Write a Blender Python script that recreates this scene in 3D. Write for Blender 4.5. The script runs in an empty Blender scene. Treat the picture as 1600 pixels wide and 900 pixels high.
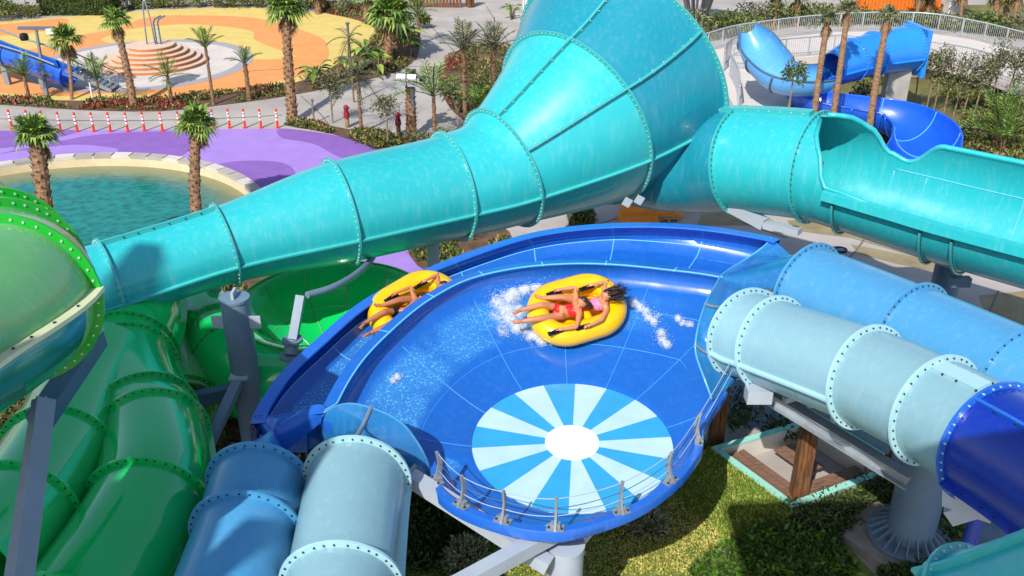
import bpy, bmesh, math, random
from mathutils import Vector, Matrix, noise
from math import sin, cos, pi, radians, sqrt, atan2
rnd = random.Random(7)
scene = bpy.context.scene
col = scene.collection

# ------------------------------------------------------------------ camera
PITCH = radians(27.0); FPX = 1500.0; CAMZ = 14.5
cam_d = bpy.data.cameras.new('camera'); cam = bpy.data.objects.new('camera', cam_d); col.objects.link(cam)
cam.location = (0, 0, CAMZ); cam.rotation_euler = (pi/2 - PITCH, 0, 0)
cam_d.sensor_width = 36; cam_d.lens = 36*FPX/1600; cam_d.clip_start = 0.1; cam_d.clip_end = 2000
scene.camera = cam
FW = Vector((0, cos(PITCH), -sin(PITCH))); UPV = Vector((0, sin(PITCH), cos(PITCH))); RT = Vector((1, 0, 0))
CAM = Vector((0, 0, CAMZ))
def ray(px, py): return FW + RT*((px-800)/FPX) - UPV*((py-450)/FPX)
def P(px, py, d): return CAM + ray(px, py)*d
def Z(px, py, z=0.0):
    r = ray(px, py); return CAM + r*((z-CAMZ)/r.z)

# ------------------------------------------------------------------ light
SUN_EL = radians(44); SUN_AZ = atan2(-.42, -.90)          # direction to the sun: behind and left of the camera
sun_vec = Vector((sin(SUN_AZ)*cos(SUN_EL), cos(SUN_AZ)*cos(SUN_EL), sin(SUN_EL)))
sd = bpy.data.lights.new('sun', 'SUN'); sd.energy = 4.5; sd.angle = radians(.5); sd.color = (1, .955, .89)
so = bpy.data.objects.new('sun', sd); col.objects.link(so); so.location = (0, 0, 40)
so.rotation_euler = (-sun_vec).to_track_quat('-Z', 'Y').to_euler()
w = bpy.data.worlds.new('World'); scene.world = w; w.use_nodes = True
nt = w.node_tree; bg = nt.nodes['Background']; sky = nt.nodes.new('ShaderNodeTexSky')
sky.sky_type = 'NISHITA'; sky.sun_disc = False; sky.sun_elevation = SUN_EL; sky.sun_rotation = SUN_AZ
nt.links.new(sky.outputs[0], bg.inputs[0]); bg.inputs[1].default_value = .145
vs = scene.view_settings; vs.view_transform = 'Standard'; vs.look = 'None'; vs.exposure = 0.25; vs.gamma = 1
scene.cycles.max_bounces = 6; scene.cycles.transparent_max_bounces = 12

# ------------------------------------------------------------------ materials
def lin(c):
    return tuple((v/12.92 if v <= .04045 else ((v+.055)/1.055)**2.4) for v in [x/255 for x in c])
_m = {}
def mat(name, rgb, rough=.5, var=.12, scale=3.0, bump=0.0, bscale=None, metal=0.0, coat=0.0, rgb2=None, spec=.5, detail=5, stretch=None, thr=None, trans=0.0, emis=0, streak=0.0):
    """procedural material: base colour broken up by noise between rgb and rgb2"""
    if name in _m: return _m[name]
    m = bpy.data.materials.new(name); m.use_nodes = True; n = m.node_tree; N = n.nodes; L = n.links
    b = N['Principled BSDF']; b.inputs['Roughness'].default_value = rough; b.inputs['Metallic'].default_value = metal
    b.inputs['Specular IOR Level'].default_value = spec
    if coat: b.inputs['Coat Weight'].default_value = coat; b.inputs['Coat Roughness'].default_value = .08
    c1 = lin(rgb)
    c2 = lin(rgb2) if rgb2 else tuple(max(0, v*(1-var*2)) for v in c1)
    tc = N.new('ShaderNodeTexCoord'); mp = N.new('ShaderNodeMapping'); L.new(tc.outputs['Object'], mp.inputs[0])
    if stretch: mp.inputs['Scale'].default_value = stretch
    no = N.new('ShaderNodeTexNoise'); no.inputs['Scale'].default_value = scale; no.inputs['Detail'].default_value = detail; no.inputs['Roughness'].default_value = .62
    L.new(mp.outputs[0], no.inputs['Vector'])
    cr = N.new('ShaderNodeValToRGB'); lo, hi = thr or (.34, .68)
    cr.color_ramp.elements[0].position = lo; cr.color_ramp.elements[1].position = hi
    cr.color_ramp.elements[0].color = (*c1, 1); cr.color_ramp.elements[1].color = (*c2, 1)
    L.new(no.outputs[0], cr.inputs[0]); out = cr.outputs[0]
    if streak:                                             # sun bleaching and lime stains, in blotches
        n2 = N.new('ShaderNodeTexNoise'); n2.inputs['Scale'].default_value = .8; n2.inputs['Detail'].default_value = 7; n2.inputs['Roughness'].default_value = .7
        L.new(tc.outputs['Object'], n2.inputs['Vector'])
        r2 = N.new('ShaderNodeValToRGB'); r2.color_ramp.elements[0].position = .45; r2.color_ramp.elements[1].position = .85
        r2.color_ramp.elements[0].color = (0, 0, 0, 1); r2.color_ramp.elements[1].color = (streak,)*3 + (1,)
        L.new(n2.outputs[0], r2.inputs[0]); mx = N.new('ShaderNodeMix'); mx.data_type = 'RGBA'
        L.new(r2.outputs[0], mx.inputs[0]); L.new(out, mx.inputs[6]); mx.inputs[7].default_value = (.62, .74, .74, 1); out = mx.outputs[2]
    L.new(out, b.inputs['Base Color'])
    if rough and var:
        mr = N.new('ShaderNodeMapRange'); mr.inputs[3].default_value = max(.03, rough*.8); mr.inputs[4].default_value = min(1, rough*1.25)
        L.new(no.outputs[0], mr.inputs[0]); L.new(mr.outputs[0], b.inputs['Roughness'])
    if bump:
        bn = N.new('ShaderNodeTexNoise'); bn.inputs['Scale'].default_value = bscale or scale*4; bn.inputs['Detail'].default_value = 4
        L.new(mp.outputs[0], bn.inputs['Vector']); bu = N.new('ShaderNodeBump'); bu.inputs['Strength'].default_value = bump; bu.inputs['Distance'].default_value = .03
        L.new(bn.outputs[0], bu.inputs['Height']); L.new(bu.outputs[0], b.inputs['Normal'])
    if trans: b.inputs['Transmission Weight'].default_value = trans
    _m[name] = m; return m
def glass_fibre(name, rgb, rgb2=None, streak=.25, rough=.3, coat=.25, pv=.10, rip=0):
    """gelcoat: even colour, each panel faded a little differently, faint lime runs and scuffs"""
    m = bpy.data.materials.new(name); m.use_nodes = True; N = m.node_tree.nodes; L = m.node_tree.links; b = N['Principled BSDF']
    b.inputs['Roughness'].default_value = rough; b.inputs['Coat Weight'].default_value = coat; b.inputs['Coat Roughness'].default_value = .1
    c1 = lin(rgb); c2 = lin(rgb2) if rgb2 else tuple(v*.9 for v in c1)
    tc = N.new('ShaderNodeTexCoord')
    def nz(sc, det, rg, st=None):
        n = N.new('ShaderNodeTexNoise'); n.inputs['Scale'].default_value = sc; n.inputs['Detail'].default_value = det; n.inputs['Roughness'].default_value = rg
        if st: mp = N.new('ShaderNodeMapping'); mp.inputs['Scale'].default_value = st; L.new(tc.outputs['Object'], mp.inputs[0]); L.new(mp.outputs[0], n.inputs[0])
        else: L.new(tc.outputs['Object'], n.inputs[0])
        return n
    def ramp(src, lo, hi, a, c):
        r = N.new('ShaderNodeValToRGB'); r.color_ramp.elements[0].position = lo; r.color_ramp.elements[1].position = hi; r.color_ramp.elements[0].color = (*a, 1); r.color_ramp.elements[1].color = (*c, 1); L.new(src, r.inputs[0]); return r
    oi = N.new('ShaderNodeObjectInfo'); base = N.new('ShaderNodeMix'); base.data_type = 'RGBA'; base.inputs[6].default_value = (*c1, 1); base.inputs[7].default_value = (*c2, 1)
    L.new(nz(.5, 3, .5).outputs[0], base.inputs[0])
    hs = N.new('ShaderNodeHueSaturation'); mr = N.new('ShaderNodeMapRange'); mr.inputs[3].default_value = 1-pv; mr.inputs[4].default_value = 1+pv*.5; L.new(oi.outputs['Random'], mr.inputs[0]); L.new(mr.outputs[0], hs.inputs['Value']); L.new(base.outputs[2], hs.inputs['Color'])
    run = ramp(nz(1.6, 6, .7, (5, 5, .5)).outputs[0], .50, .82, (0, 0, 0), (streak*.8,)*3); mx = N.new('ShaderNodeMix'); mx.data_type = 'RGBA'; L.new(run.outputs[0], mx.inputs[0]); L.new(hs.outputs[0], mx.inputs[6]); mx.inputs[7].default_value = (*(min(1, v*.5+.38) for v in c1), 1)
    gr = ramp(nz(9, 8, .8).outputs[0], .60, .78, (0, 0, 0), (.20,)*3); m2 = N.new('ShaderNodeMix'); m2.data_type = 'RGBA'; L.new(gr.outputs[0], m2.inputs[0]); L.new(mx.outputs[2], m2.inputs[6]); m2.inputs[7].default_value = (*(v*.55 for v in c1), 1)
    L.new(m2.outputs[2], b.inputs['Base Color'])
    rr = ramp(nz(2.2, 6, .65).outputs[0], .3, .75, (rough*.75,)*3, (min(1, rough*1.5),)*3); L.new(rr.outputs[0], b.inputs['Roughness'])
    bu = N.new('ShaderNodeBump'); bu.inputs['Strength'].default_value = .06; bu.inputs['Distance'].default_value = .05; L.new(nz(1.1 if not rip else 3.2, 3 if not rip else 5, .5).outputs[0], bu.inputs['Height']); bu.inputs['Strength'].default_value = max(.06, rip); L.new(bu.outputs[0], b.inputs['Normal'])
    return m
TURQ = glass_fibre('turquoise_gelcoat', (46, 182, 186), (34, 170, 178), .30)
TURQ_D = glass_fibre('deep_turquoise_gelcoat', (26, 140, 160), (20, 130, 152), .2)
TURQ_F = glass_fibre('turquoise_flange', (60, 178, 178), None, .2)
BLUE = glass_fibre('bowl_blue_gelcoat', (30, 102, 190), (24, 90, 180), .08, .22, .4)
BOWLF = glass_fibre('wet_bowl_gelcoat', (26, 100, 188), (20, 90, 180), .10, .13, .6, .02, .28)
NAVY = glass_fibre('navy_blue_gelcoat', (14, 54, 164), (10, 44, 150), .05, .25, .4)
ROYAL = glass_fibre('royal_blue_gelcoat', (34, 106, 200), (28, 92, 190), .1, .25, .4)
SKYB = glass_fibre('sky_blue_gelcoat', (78, 154, 200), (70, 146, 194), .25)
PALE = glass_fibre('pale_blue_gelcoat', (134, 174, 184), (124, 167, 180), .35)
PALE_F = glass_fibre('pale_flange', (166, 208, 216), None, .3)
ADAPT = glass_fibre('adapter_blue_gelcoat', (30, 106, 172), (44, 126, 184), .25, .2)
GREEN = glass_fibre('green_gelcoat', (16, 204, 100), (10, 182, 84), .05, .1, .8)
GREEN_L = glass_fibre('faded_green_gelcoat', (132, 186, 128), (62, 164, 82), .3, .25, .5)
GREEN_F = glass_fibre('bright_green_flange', (18, 176, 40), (10, 160, 34), .06, .3, .2)
WHITEP = mat('white_paint', (232, 238, 240), .4, .05, 2)
STEEL = mat('galvanised_steel', (150, 158, 166), .45, .12, 2.5, .05, 20, metal=.35)
STEEL_P = mat('painted_grey_steel', (168, 178, 188), .45, .07, 1.5, .03, 12)
STEEL_B = mat('blue_grey_steel_paint', (108, 130, 150), .45, .08, 1.5, .03, 12)
STEEL_D = mat('dark_blue_grey_steel', (70, 104, 128), .45, .08, 1.5)
BOLT = mat('bolt_dark', (62, 76, 84), .4, .1, 9, metal=.6)
BOLT_W = mat('bolt_bright', (205, 222, 222), .35, .1, 9, metal=.3)
CAULK = mat('joint_sealant', (104, 190, 240), .4, .05, 5)
WOOD = mat('weathered_timber', (136, 88, 48), .75, .3, 2.2, .5, 26, rgb2=(58, 38, 22), stretch=(6, 6, .7))
PLANK = mat('bench_timber', (140, 104, 84), .6, .2, 5, .2, 30, rgb2=(104, 74, 60), stretch=(1, 5, 5))
RUBBER = mat('black_rubber', (18, 20, 24), .4, .1, 8)
YELLOW = mat('raft_vinyl', (246, 190, 8), .2, .05, 2, .02, 8, coat=.5, rgb2=(240, 178, 4))

# ------------------------------------------------------------------ mesh building
class MB:
    def __init__(s): s.v = []; s.f = []; s.m = []
    def add(s, vs, fs, mi=0):
        o = len(s.v); s.v += [Vector(v) for v in vs]; s.f += [tuple(i+o for i in f) for f in fs]; s.m += [mi]*len(fs); return s
    def loft(s, rows, closed=False, rowclosed=False, mi=0, capa=False, capb=False):
        n = len(rows[0]); vs = [p for r in rows for p in r]; fs = []; R = len(rows)
        for i in range(R if rowclosed else R-1):
            j = (i+1) % R
            for k in range(n if closed else n-1):
                l = (k+1) % n; fs.append((i*n+k, i*n+l, j*n+l, j*n+k))
        if capa: fs.append(tuple(range(n-1, -1, -1)))
        if capb: fs.append(tuple((R-1)*n+k for k in range(n)))
        return s.add(vs, fs, mi)
    def box(s, c, sx, sy, sz, rot=None, mi=0):
        c = Vector(c); M = rot or Matrix.Identity(3)
        vs = [c + M @ Vector((x*sx/2, y*sy/2, z*sz/2)) for x in (-1, 1) for y in (-1, 1) for z in (-1, 1)]
        return s.add(vs, [(0,1,3,2), (4,6,7,5), (0,4,5,1), (2,3,7,6), (0,2,6,4), (1,5,7,3)], mi)
    def beam(s, a, b, wd, ht, up=Vector((0, 0, 1)), mi=0):
        a = Vector(a); b = Vector(b); t = (b-a).normalized(); sd_ = t.cross(up)
        if sd_.length < 1e-3: sd_ = t.cross(Vector((1, 0, 0)))
        sd_.normalize(); u = sd_.cross(t)
        q = lambda c: [c+sd_*x*wd/2+u*y*ht/2 for x, y in ((-1,-1), (1,-1), (1,1), (-1,1))]
        return s.loft([q(a), q(b)], closed=True, capa=True, capb=True, mi=mi)
    def ibeam(s, a, b, wd, ht, t=.03):
        a = Vector(a); b = Vector(b); u = Vector((0, 0, 1))
        s.beam(a+u*(ht/2-t/2), b+u*(ht/2-t/2), wd, t); s.beam(a-u*(ht/2-t/2), b-u*(ht/2-t/2), wd, t); return s.beam(a, b, t, ht-2*t-.002)
    def pipe(s, pts, rs, n=10, mi=0, cap=True):
        pts = [Vector(p) for p in pts]
        if not isinstance(rs, (list, tuple)): rs = [rs]*len(pts)
        rows = []; ref = None
        for i, p in enumerate(pts):
            t = (pts[min(i+1, len(pts)-1)] - pts[max(i-1, 0)]).normalized()
            if ref is None: ref = t.cross(Vector((0, 0, 1)) if abs(t.z) < .9 else Vector((1, 0, 0))).normalized()
            a = (ref - t*ref.dot(t)).normalized(); ref = a; b = t.cross(a)
            rows.append([p + (a*cos(2*pi*k/n) + b*sin(2*pi*k/n))*rs[i] for k in range(n)])
        return s.loft(rows, closed=True, capa=cap, capb=cap, mi=mi)
    def lathe(s, c, prof, n=24, axis=None, mi=0, capa=False, capb=False):
        c = Vector(c); M = axis or Matrix.Identity(3)
        return s.loft([[c + M @ Vector((r*cos(2*pi*k/n), r*sin(2*pi*k/n), z)) for k in range(n)] for r, z in prof], closed=True, mi=mi, capa=capa, capb=capb)
    def build(s, name, mats, parent=None, smooth=40, kind=None, local=False):
        me = bpy.data.meshes.new(name)
        off = Vector((0, 0, 0)) if (parent is None or local) else parent_loc(parent)
        me.from_pydata([tuple(v-off) for v in s.v], [], s.f)
        for mm in (mats if isinstance(mats, (list, tuple)) else [mats]): me.materials.append(mm)
        if any(s.m): me.polygons.foreach_set('material_index', s.m)
        me.validate(); 
        if smooth:
            me.polygons.foreach_set('use_smooth', [True]*len(me.polygons))
            if smooth < 180: me.set_sharp_from_angle(angle=radians(smooth))
        me.update()
        o = bpy.data.objects.new(name, me); col.objects.link(o)
        if parent is not None: o.parent = parent
        if kind: o['kind'] = kind
        return o
def parent_loc(o):
    l = Vector(o.location)
    while o.parent: o = o.parent; l += Vector(o.location)
    return l
def recalc(o):
    bm = bmesh.new(); bm.from_mesh(o.data); bmesh.ops.recalc_face_normals(bm, faces=bm.faces); bm.to_mesh(o.data); bm.free(); return o
def tag(o, label, cat, group=None):
    o['label'] = label; o['category'] = cat
    if group: o['group'] = group
    return o
def thing(name, label, cat, loc=(0, 0, 0), group=None, rot=None):
    o = bpy.data.objects.new(name, None); o.empty_display_size = .2; col.objects.link(o); o.location = loc
    if rot: o.rotation_euler = rot
    return tag(o, label, cat, group)
def dup(root, loc, rz=0, sc=1, label=None):
    r = root.copy(); col.objects.link(r); r.location = loc; r.rotation_euler = (0, 0, rz); r.scale = (sc,)*3
    if label: r['label'] = label
    def rec(a, b, lv):
        for ch in a.children:
            c = ch.copy(); col.objects.link(c); c.parent = b; c.matrix_parent_inverse = ch.matrix_parent_inverse
            rec(ch, c, lv+1)
    rec(root, r, 0); return r
def spline(pts, per=6):
    """Catmull-Rom through vectors of any length; returns samples, `per` to a segment"""
    n = len(pts); out = []
    for i in range(n-1):
        p0, p1, p2, p3 = pts[max(i-1, 0)], pts[i], pts[i+1], pts[min(i+2, n-1)]
        for k in range(per):
            t = k/per; out.append(tuple(.5*(2*b + (c-a)*t + (2*a-5*b+4*c-d)*t*t + (3*b-a-3*c+d)*t**3) for a, b, c, d in zip(p0, p1, p2, p3)))
    out.append(tuple(pts[-1])); return out
def sheet(name, outline, z, m, holes=(), kind='structure', parent=None):
    """flat polygon (with holes) as a ground sheet"""
    bm = bmesh.new(); es = []
    for lp in [outline, *holes]:
        vs = [bm.verts.new((p[0], p[1], z)) for p in lp]
        es += [bm.edges.new((vs[i], vs[(i+1) % len(vs)])) for i in range(len(vs))]
    bmesh.ops.triangle_fill(bm, use_beauty=True, use_dissolve=False, edges=es, normal=(0, 0, 1))
    me = bpy.data.meshes.new(name); bm.to_mesh(me); bm.free(); me.materials.append(m)
    o = bpy.data.objects.new(name, me); col.objects.link(o)
    if kind: o['kind'] = kind
    return o
def pxpoly(pts, per=0, z=0.0, closed=True):
    q = [tuple(Z(x, y, z)[:2]) for x, y in pts]
    if per:
        q2 = q + [q[0], q[1], q[2]] if closed else q
        s_ = spline([q[-1]] + q2, per); q = s_[per:per+per*len(q)]
    return q
# ------------------------------------------------------------------ ground
PAVE = mat('concrete_paving', (178, 170, 162), .85, .07, .35, .12, 30, rgb2=(150, 144, 138), detail=9)
SOIL = mat('soil', (112, 84, 60), .95, .25, 2.0, .5, 12, rgb2=(70, 52, 38))
GRASS = mat('lawn_turf', (150, 146, 72), .95, .3, .8, .6, 60, rgb2=(52, 88, 20))
GRASS2 = mat('dry_grass', (122, 118, 62), .95, .3, .5, .6, 40, rgb2=(92, 84, 48))
ASPH = mat('blue_grey_asphalt', (112, 122, 140), .9, .12, 3, .15, 60)
PURP = mat('lilac_rubber', (160, 128, 204), .8, .07, 1.1, .15, 90); PURPD = mat('violet_rubber', (134, 94, 174), .8, .08, 1.1, .15, 90)
YEL = mat('yellow_rubber', (214, 188, 104), .8, .07, .9, .12, 80); ORA = mat('orange_rubber', (228, 150, 84), .8, .07, .9, .12, 80)
WPAV = mat('pale_stone_paving', (208, 198, 190), .8, .06, .8, .1, 30, rgb2=(190, 180, 170)); GRIM = mat('grey_kerb_ring', (160, 156, 160), .8, .06, 3)
BEIGE = mat('pool_coping_render', (216, 196, 160), .75, .08, 1.2, .1, 20); SAND = mat('sandy_paving', (150, 138, 104), .9, .12, 1.2, .25, 25, rgb2=(132, 116, 84))
def circ3(a, b, c):
    ax, ay, bx, by, cx, cy = a.x, a.y, b.x, b.y, c.x, c.y
    d = 2*(ax*(by-cy)+bx*(cy-ay)+cx*(ay-by))
    ux = ((ax*ax+ay*ay)*(by-cy)+(bx*bx+by*by)*(cy-ay)+(cx*cx+cy*cy)*(ay-by))/d
    uy = ((ax*ax+ay*ay)*(cx-bx)+(bx*bx+by*by)*(ax-cx)+(cx*cx+cy*cy)*(bx-ax))/d
    return Vector((ux, uy, 0)), math.hypot(ax-ux, ay-uy)
def circle(c, r, n=96): return [(c.x+r*cos(2*pi*k/n), c.y+r*sin(2*pi*k/n)) for k in range(n)]
pc, pr = circ3(Z(0, 258), Z(200, 243), Z(405, 300))
sheet('ground', [(-300, -60), (300, -60), (300, 600), (-300, 600)], 0, PAVE, [circle(pc, pr-.35)])
# purple rubber deck round the pool
purple = pxpoly([(-500,240), (-150,212), (0,204), (200,203), (440,201), (520,211), (575,226), (612,246), (660,300), (740,420), (600,470), (300,500), (-200,470), (-700,330)])
sheet('rubber_deck', purple, .004, PURP, [circle(pc, pr-.35)])
for blob in ([(440,201), (520,211), (575,226), (600,240), (540,248), (490,225), (440,215)], [(0,240), (60,228), (140,212), (230,206), (320,208), (300,232), (270,246), (190,242), (180,232), (120,226), (60,232)], [(330,262), (370,252), (440,254), (462,275), (430,300), (405,300), (370,275)], [(-100,215), (0,205), (120,204), (60,222), (0,232), (-100,240)]):
    sheet('rubber_patch', pxpoly(blob, 5), .008 + .0005*rnd.random(), PURPD)
# pool: basin, water and coping
g = MB(); n = 96
g.loft([[pc+Vector((r*cos(2*pi*k/n), r*sin(2*pi*k/n), z)) for k in range(n)] for r, z in ((pr-.35, .10), (pr-.36, -.55), (pr-1.6, -.9), (.1, -1.2))], closed=True)
basin = g.build('pool_basin', BEIGE, None, 30, 'structure')
g = MB(); prof = [(pr-.36, -.02), (pr-.36, .12), (pr+.12, .12), (pr+.14, .02)]
for k in range(64):
    a0 = 2*pi*k/64+.004; a1 = 2*pi*(k+1)/64-.004; g = MB()
    g.loft([[pc+Vector((r*cos(a), r*sin(a), z)) for r, z in prof] for a in (a0, (a0+a1)/2, a1)], closed=True, capa=True, capb=True)
    mid = (a0+a1)/2
    if mid < pi+.6: recalc(g.build('coping_stone', PAVE if k % 3 else WPAV, basin, 30))
wm = bpy.data.materials.new('pool_water'); wm.use_nodes = True; N = wm.node_tree.nodes; L = wm.node_tree.links; b = N['Principled BSDF']
b.inputs['Roughness'].default_value = .08; b.inputs['IOR'].default_value = 1.33
tc = N.new('ShaderNodeTexCoord'); mp = N.new('ShaderNodeMapping'); mp.inputs['Scale'].default_value = (1, 1.3, 1); L.new(tc.outputs['Object'], mp.inputs[0])
vo = N.new('ShaderNodeTexVoronoi'); vo.feature = 'SMOOTH_F1'; vo.inputs['Scale'].default_value = 4.6
nz = N.new('ShaderNodeTexNoise'); nz.inputs['Scale'].default_value = 1.6; nz.inputs['Detail'].default_value = 4; nz.inputs['Distortion'].default_value = 1.2
L.new(mp.outputs[0], nz.inputs[0]); ad = N.new('ShaderNodeMixRGB'); ad.inputs[0].default_value = .35; L.new(mp.outputs[0], ad.inputs[1]); L.new(nz.outputs[1], ad.inputs[2]); L.new(ad.outputs[0], vo.inputs['Vector'])
cr = N.new('ShaderNodeValToRGB'); e = cr.color_ramp.elements; e[0].position = .0; e[0].color = (*lin((6, 84, 84)), 1); e[1].position = .62; e[1].color = (*lin((26, 128, 118)), 1)
L.new(vo.outputs['Distance'], cr.inputs[0])
gd = N.new('ShaderNodeVectorMath'); gd.operation = 'LENGTH'; L.new(tc.outputs['Object'], gd.inputs[0])
rr = N.new('ShaderNodeMapRange'); rr.inputs[1].default_value = pr-2.4; rr.inputs[2].default_value = pr-.5; L.new(gd.outputs['Value'], rr.inputs[0])
mx = N.new('ShaderNodeMix'); mx.data_type = 'RGBA'; L.new(rr.outputs[0], mx.inputs[0]); L.new(cr.outputs[0], mx.inputs[6]); mx.inputs[7].default_value = (*lin((126, 126, 88)), 1)
L.new(mx.outputs[2], b.inputs['Base Color'])
bu = N.new('ShaderNodeBump'); bu.inputs['Strength'].default_value = .35; bu.inputs['Distance'].default_value = .05
n3 = N.new('ShaderNodeTexNoise'); n3.inputs['Scale'].default_value = 2.2; n3.inputs['Detail'].default_value = 3; L.new(mp.outputs[0], n3.inputs[0]); L.new(n3.outputs[0], bu.inputs['Height']); L.new(bu.outputs[0], b.inputs['Normal'])
wtr = sheet('pool_water', [(x-pc.x, y-pc.y) for x, y in circle(pc, pr-.36)], -.38, wm); wtr.location = (pc.x, pc.y, 0)
# splash plaza
plz = pxpoly([(-250,150), (0,158), (60,160), (150,163), (250,160), (350,152), (450,138), (520,112), (575,80), (592,55), (565,34), (500,20), (400,12), (300,13), (200,19), (95,27), (0,34), (-250,50)], 5)
sheet('plaza', plz, .004, YEL)
cc, cr_ = circ3(Z(388, 102), Z(235, 63), Z(235, 141))
ob = pxpoly([(60,75), (125,55), (180,45), (230,27), (300,24), (390,27), (440,38), (500,58), (514,80), (505,100), (470,118), (420,130), (350,143), (250,148), (180,146), (100,150), (40,148), (-60,140), (-200,120)], 4)
oh = pxpoly([(165,66), (185,52), (215,44), (290,38), (360,43), (395,50), (398,62), (430,76), (462,88), (440,92), (400,93), (330,85)], 4)
sheet('orange_path', ob, .008, ORA)
sheet('yellow_patch', oh, .012, YEL)
sheet('orange_path', pxpoly([(-200,38), (0,38), (100,28), (98,42), (60,50), (0,56), (-200,66)], 3), .0085, ORA)
sheet('kerb_ring', circle(cc, cr_), .016, GRIM); sheet('splash_pad', circle(cc, cr_-.75), .020, WPAV)
# beds, lawns, asphalt
beds = [[(-200,150), (0,152), (60,156), (150,158), (250,156), (350,146), (450,133), (520,105), (575,72), (590,50), (560,32), (500,18), (520,10), (600,18), (645,45), (655,80), (630,108), (560,128), (450,150), (350,164), (250,174), (120,172), (0,164), (-200,160)],
        [(445,196), (470,190), (560,205), (620,215), (700,218), (760,190), (800,240), (760,262), (640,250), (600,238), (520,210)],
        [(685,120), (700,90), (740,70), (800,75), (830,110), (800,190), (740,195), (700,165)],
        [(180,12), (330,8), (500,4), (600,8), (590,14), (500,12), (400,9), (300,10), (200,16)], [(-100,26), (0,28), (70,20), (60,10), (0,8), (-100,10)]]
for i, bd in enumerate(beds): sheet('planting_bed', pxpoly(bd, 3), .024+.001*i, SOIL)
sheet('planting_bed', pxpoly([(-400,450), (100,440), (260,432), (420,420), (520,440), (600,520), (640,640), (640,1300), (-500,1300)]), .028, SOIL)
sheet('planting_bed', pxpoly([(640,330), (760,345), (800,372), (760,400), (690,430), (640,400)], 3), .029, SOIL)
sheet('planting_bed', pxpoly([(885,335), (925,328), (930,350), (890,356)]), .030, SOIL)
sheet('garden_ground', pxpoly([(1230,150), (1270,110), (1400,105), (1700,160), (1900,300), (1700,300), (1480,260), (1400,270), (1300,240), (1240,190)], 3), .031, GRASS2)
sheet('garden_ground', pxpoly([(1080,30), (1400,10), (1700,5), (1700,75), (1520,52), (1400,36), (1250,40), (1080,70)], 0), .026, GRASS2)
sheet('lawn', pxpoly([(640,690), (800,660), (1110,690), (1150,720), (1240,800), (1330,860), (1420,960), (1400,1200), (600,1200)]), .032, GRASS)
sheet('asphalt', pxpoly([(1100,640), (1120,560), (1210,560), (1700,600), (2000,900), (2000,1300), (1440,1300), (1400,840), (1300,700), (1180,672)]), .020, ASPH)
for q in ([(1230,345), (1300,338), (1345,362), (1400,372), (1460,400), (1460,410), (1330,372), (1240,360)], [(1330,382), (1400,396), (1470,410), (1462,424), (1400,412), (1340,396)], [(1530,462), (1600,455), (1700,470), (1700,520), (1600,510), (1540,492)], [(1100,318), (1175,325), (1220,352), (1090,352)]):
    sheet('sandy_patch', pxpoly(q, 0), .012, SAND)
LINE = mat('white_road_paint', (226, 226, 224), .8, .08, 4)
for q in ([(1460,770), (1474,776), (1472,781), (1458,774)], [(1464,735), (1470,733), (1466,752), (1462,752)], [(1580,818), (1600,828), (1598,834), (1578,822)], [(1578,826), (1598,836), (1594,840), (1578,830)], [(1382,780), (1390,782), (1386,800), (1378,796)]):
    sheet('parking_line', pxpoly(q), .026, LINE)

# saw cut joints in the concrete, and stains
CUT = mat('joint_line', (112, 106, 102), .9, .1, 6)
for k, q in enumerate(([(380, 112), (470, 107), (600, 104), (760, 106)], [(655, 20), (690, 60), (720, 100), (690, 160)], [(760, 10), (790, 60), (812, 100)], [(0, 186), (160, 189), (330, 186), (440, 180)], [(470, 150), (500, 178), (520, 205)], [(930, 352), (1010, 330), (1090, 322)], [(1150, 345), (1230, 372)], [(1350, 375), (1330, 400), (1300, 420)], [(1560, 455), (1540, 500)], [(1180, 640), (1300, 600), (1420, 640)])):
    p_ = [Vector(v) for v in spline([tuple(Z(*a)) for a in q], 6)]; rows = []
    for i, p in enumerate(p_):
        t = (p_[min(i+1, len(p_)-1)]-p_[max(i-1, 0)]).normalized(); s_ = Vector((-t.y, t.x, 0)); rows.append([p+s_*.03+Vector((0, 0, .022)), p-s_*.03+Vector((0, 0, .022))])
    MB().loft(rows).build('paving_joint', CUT, None, 0, 'structure')
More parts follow.
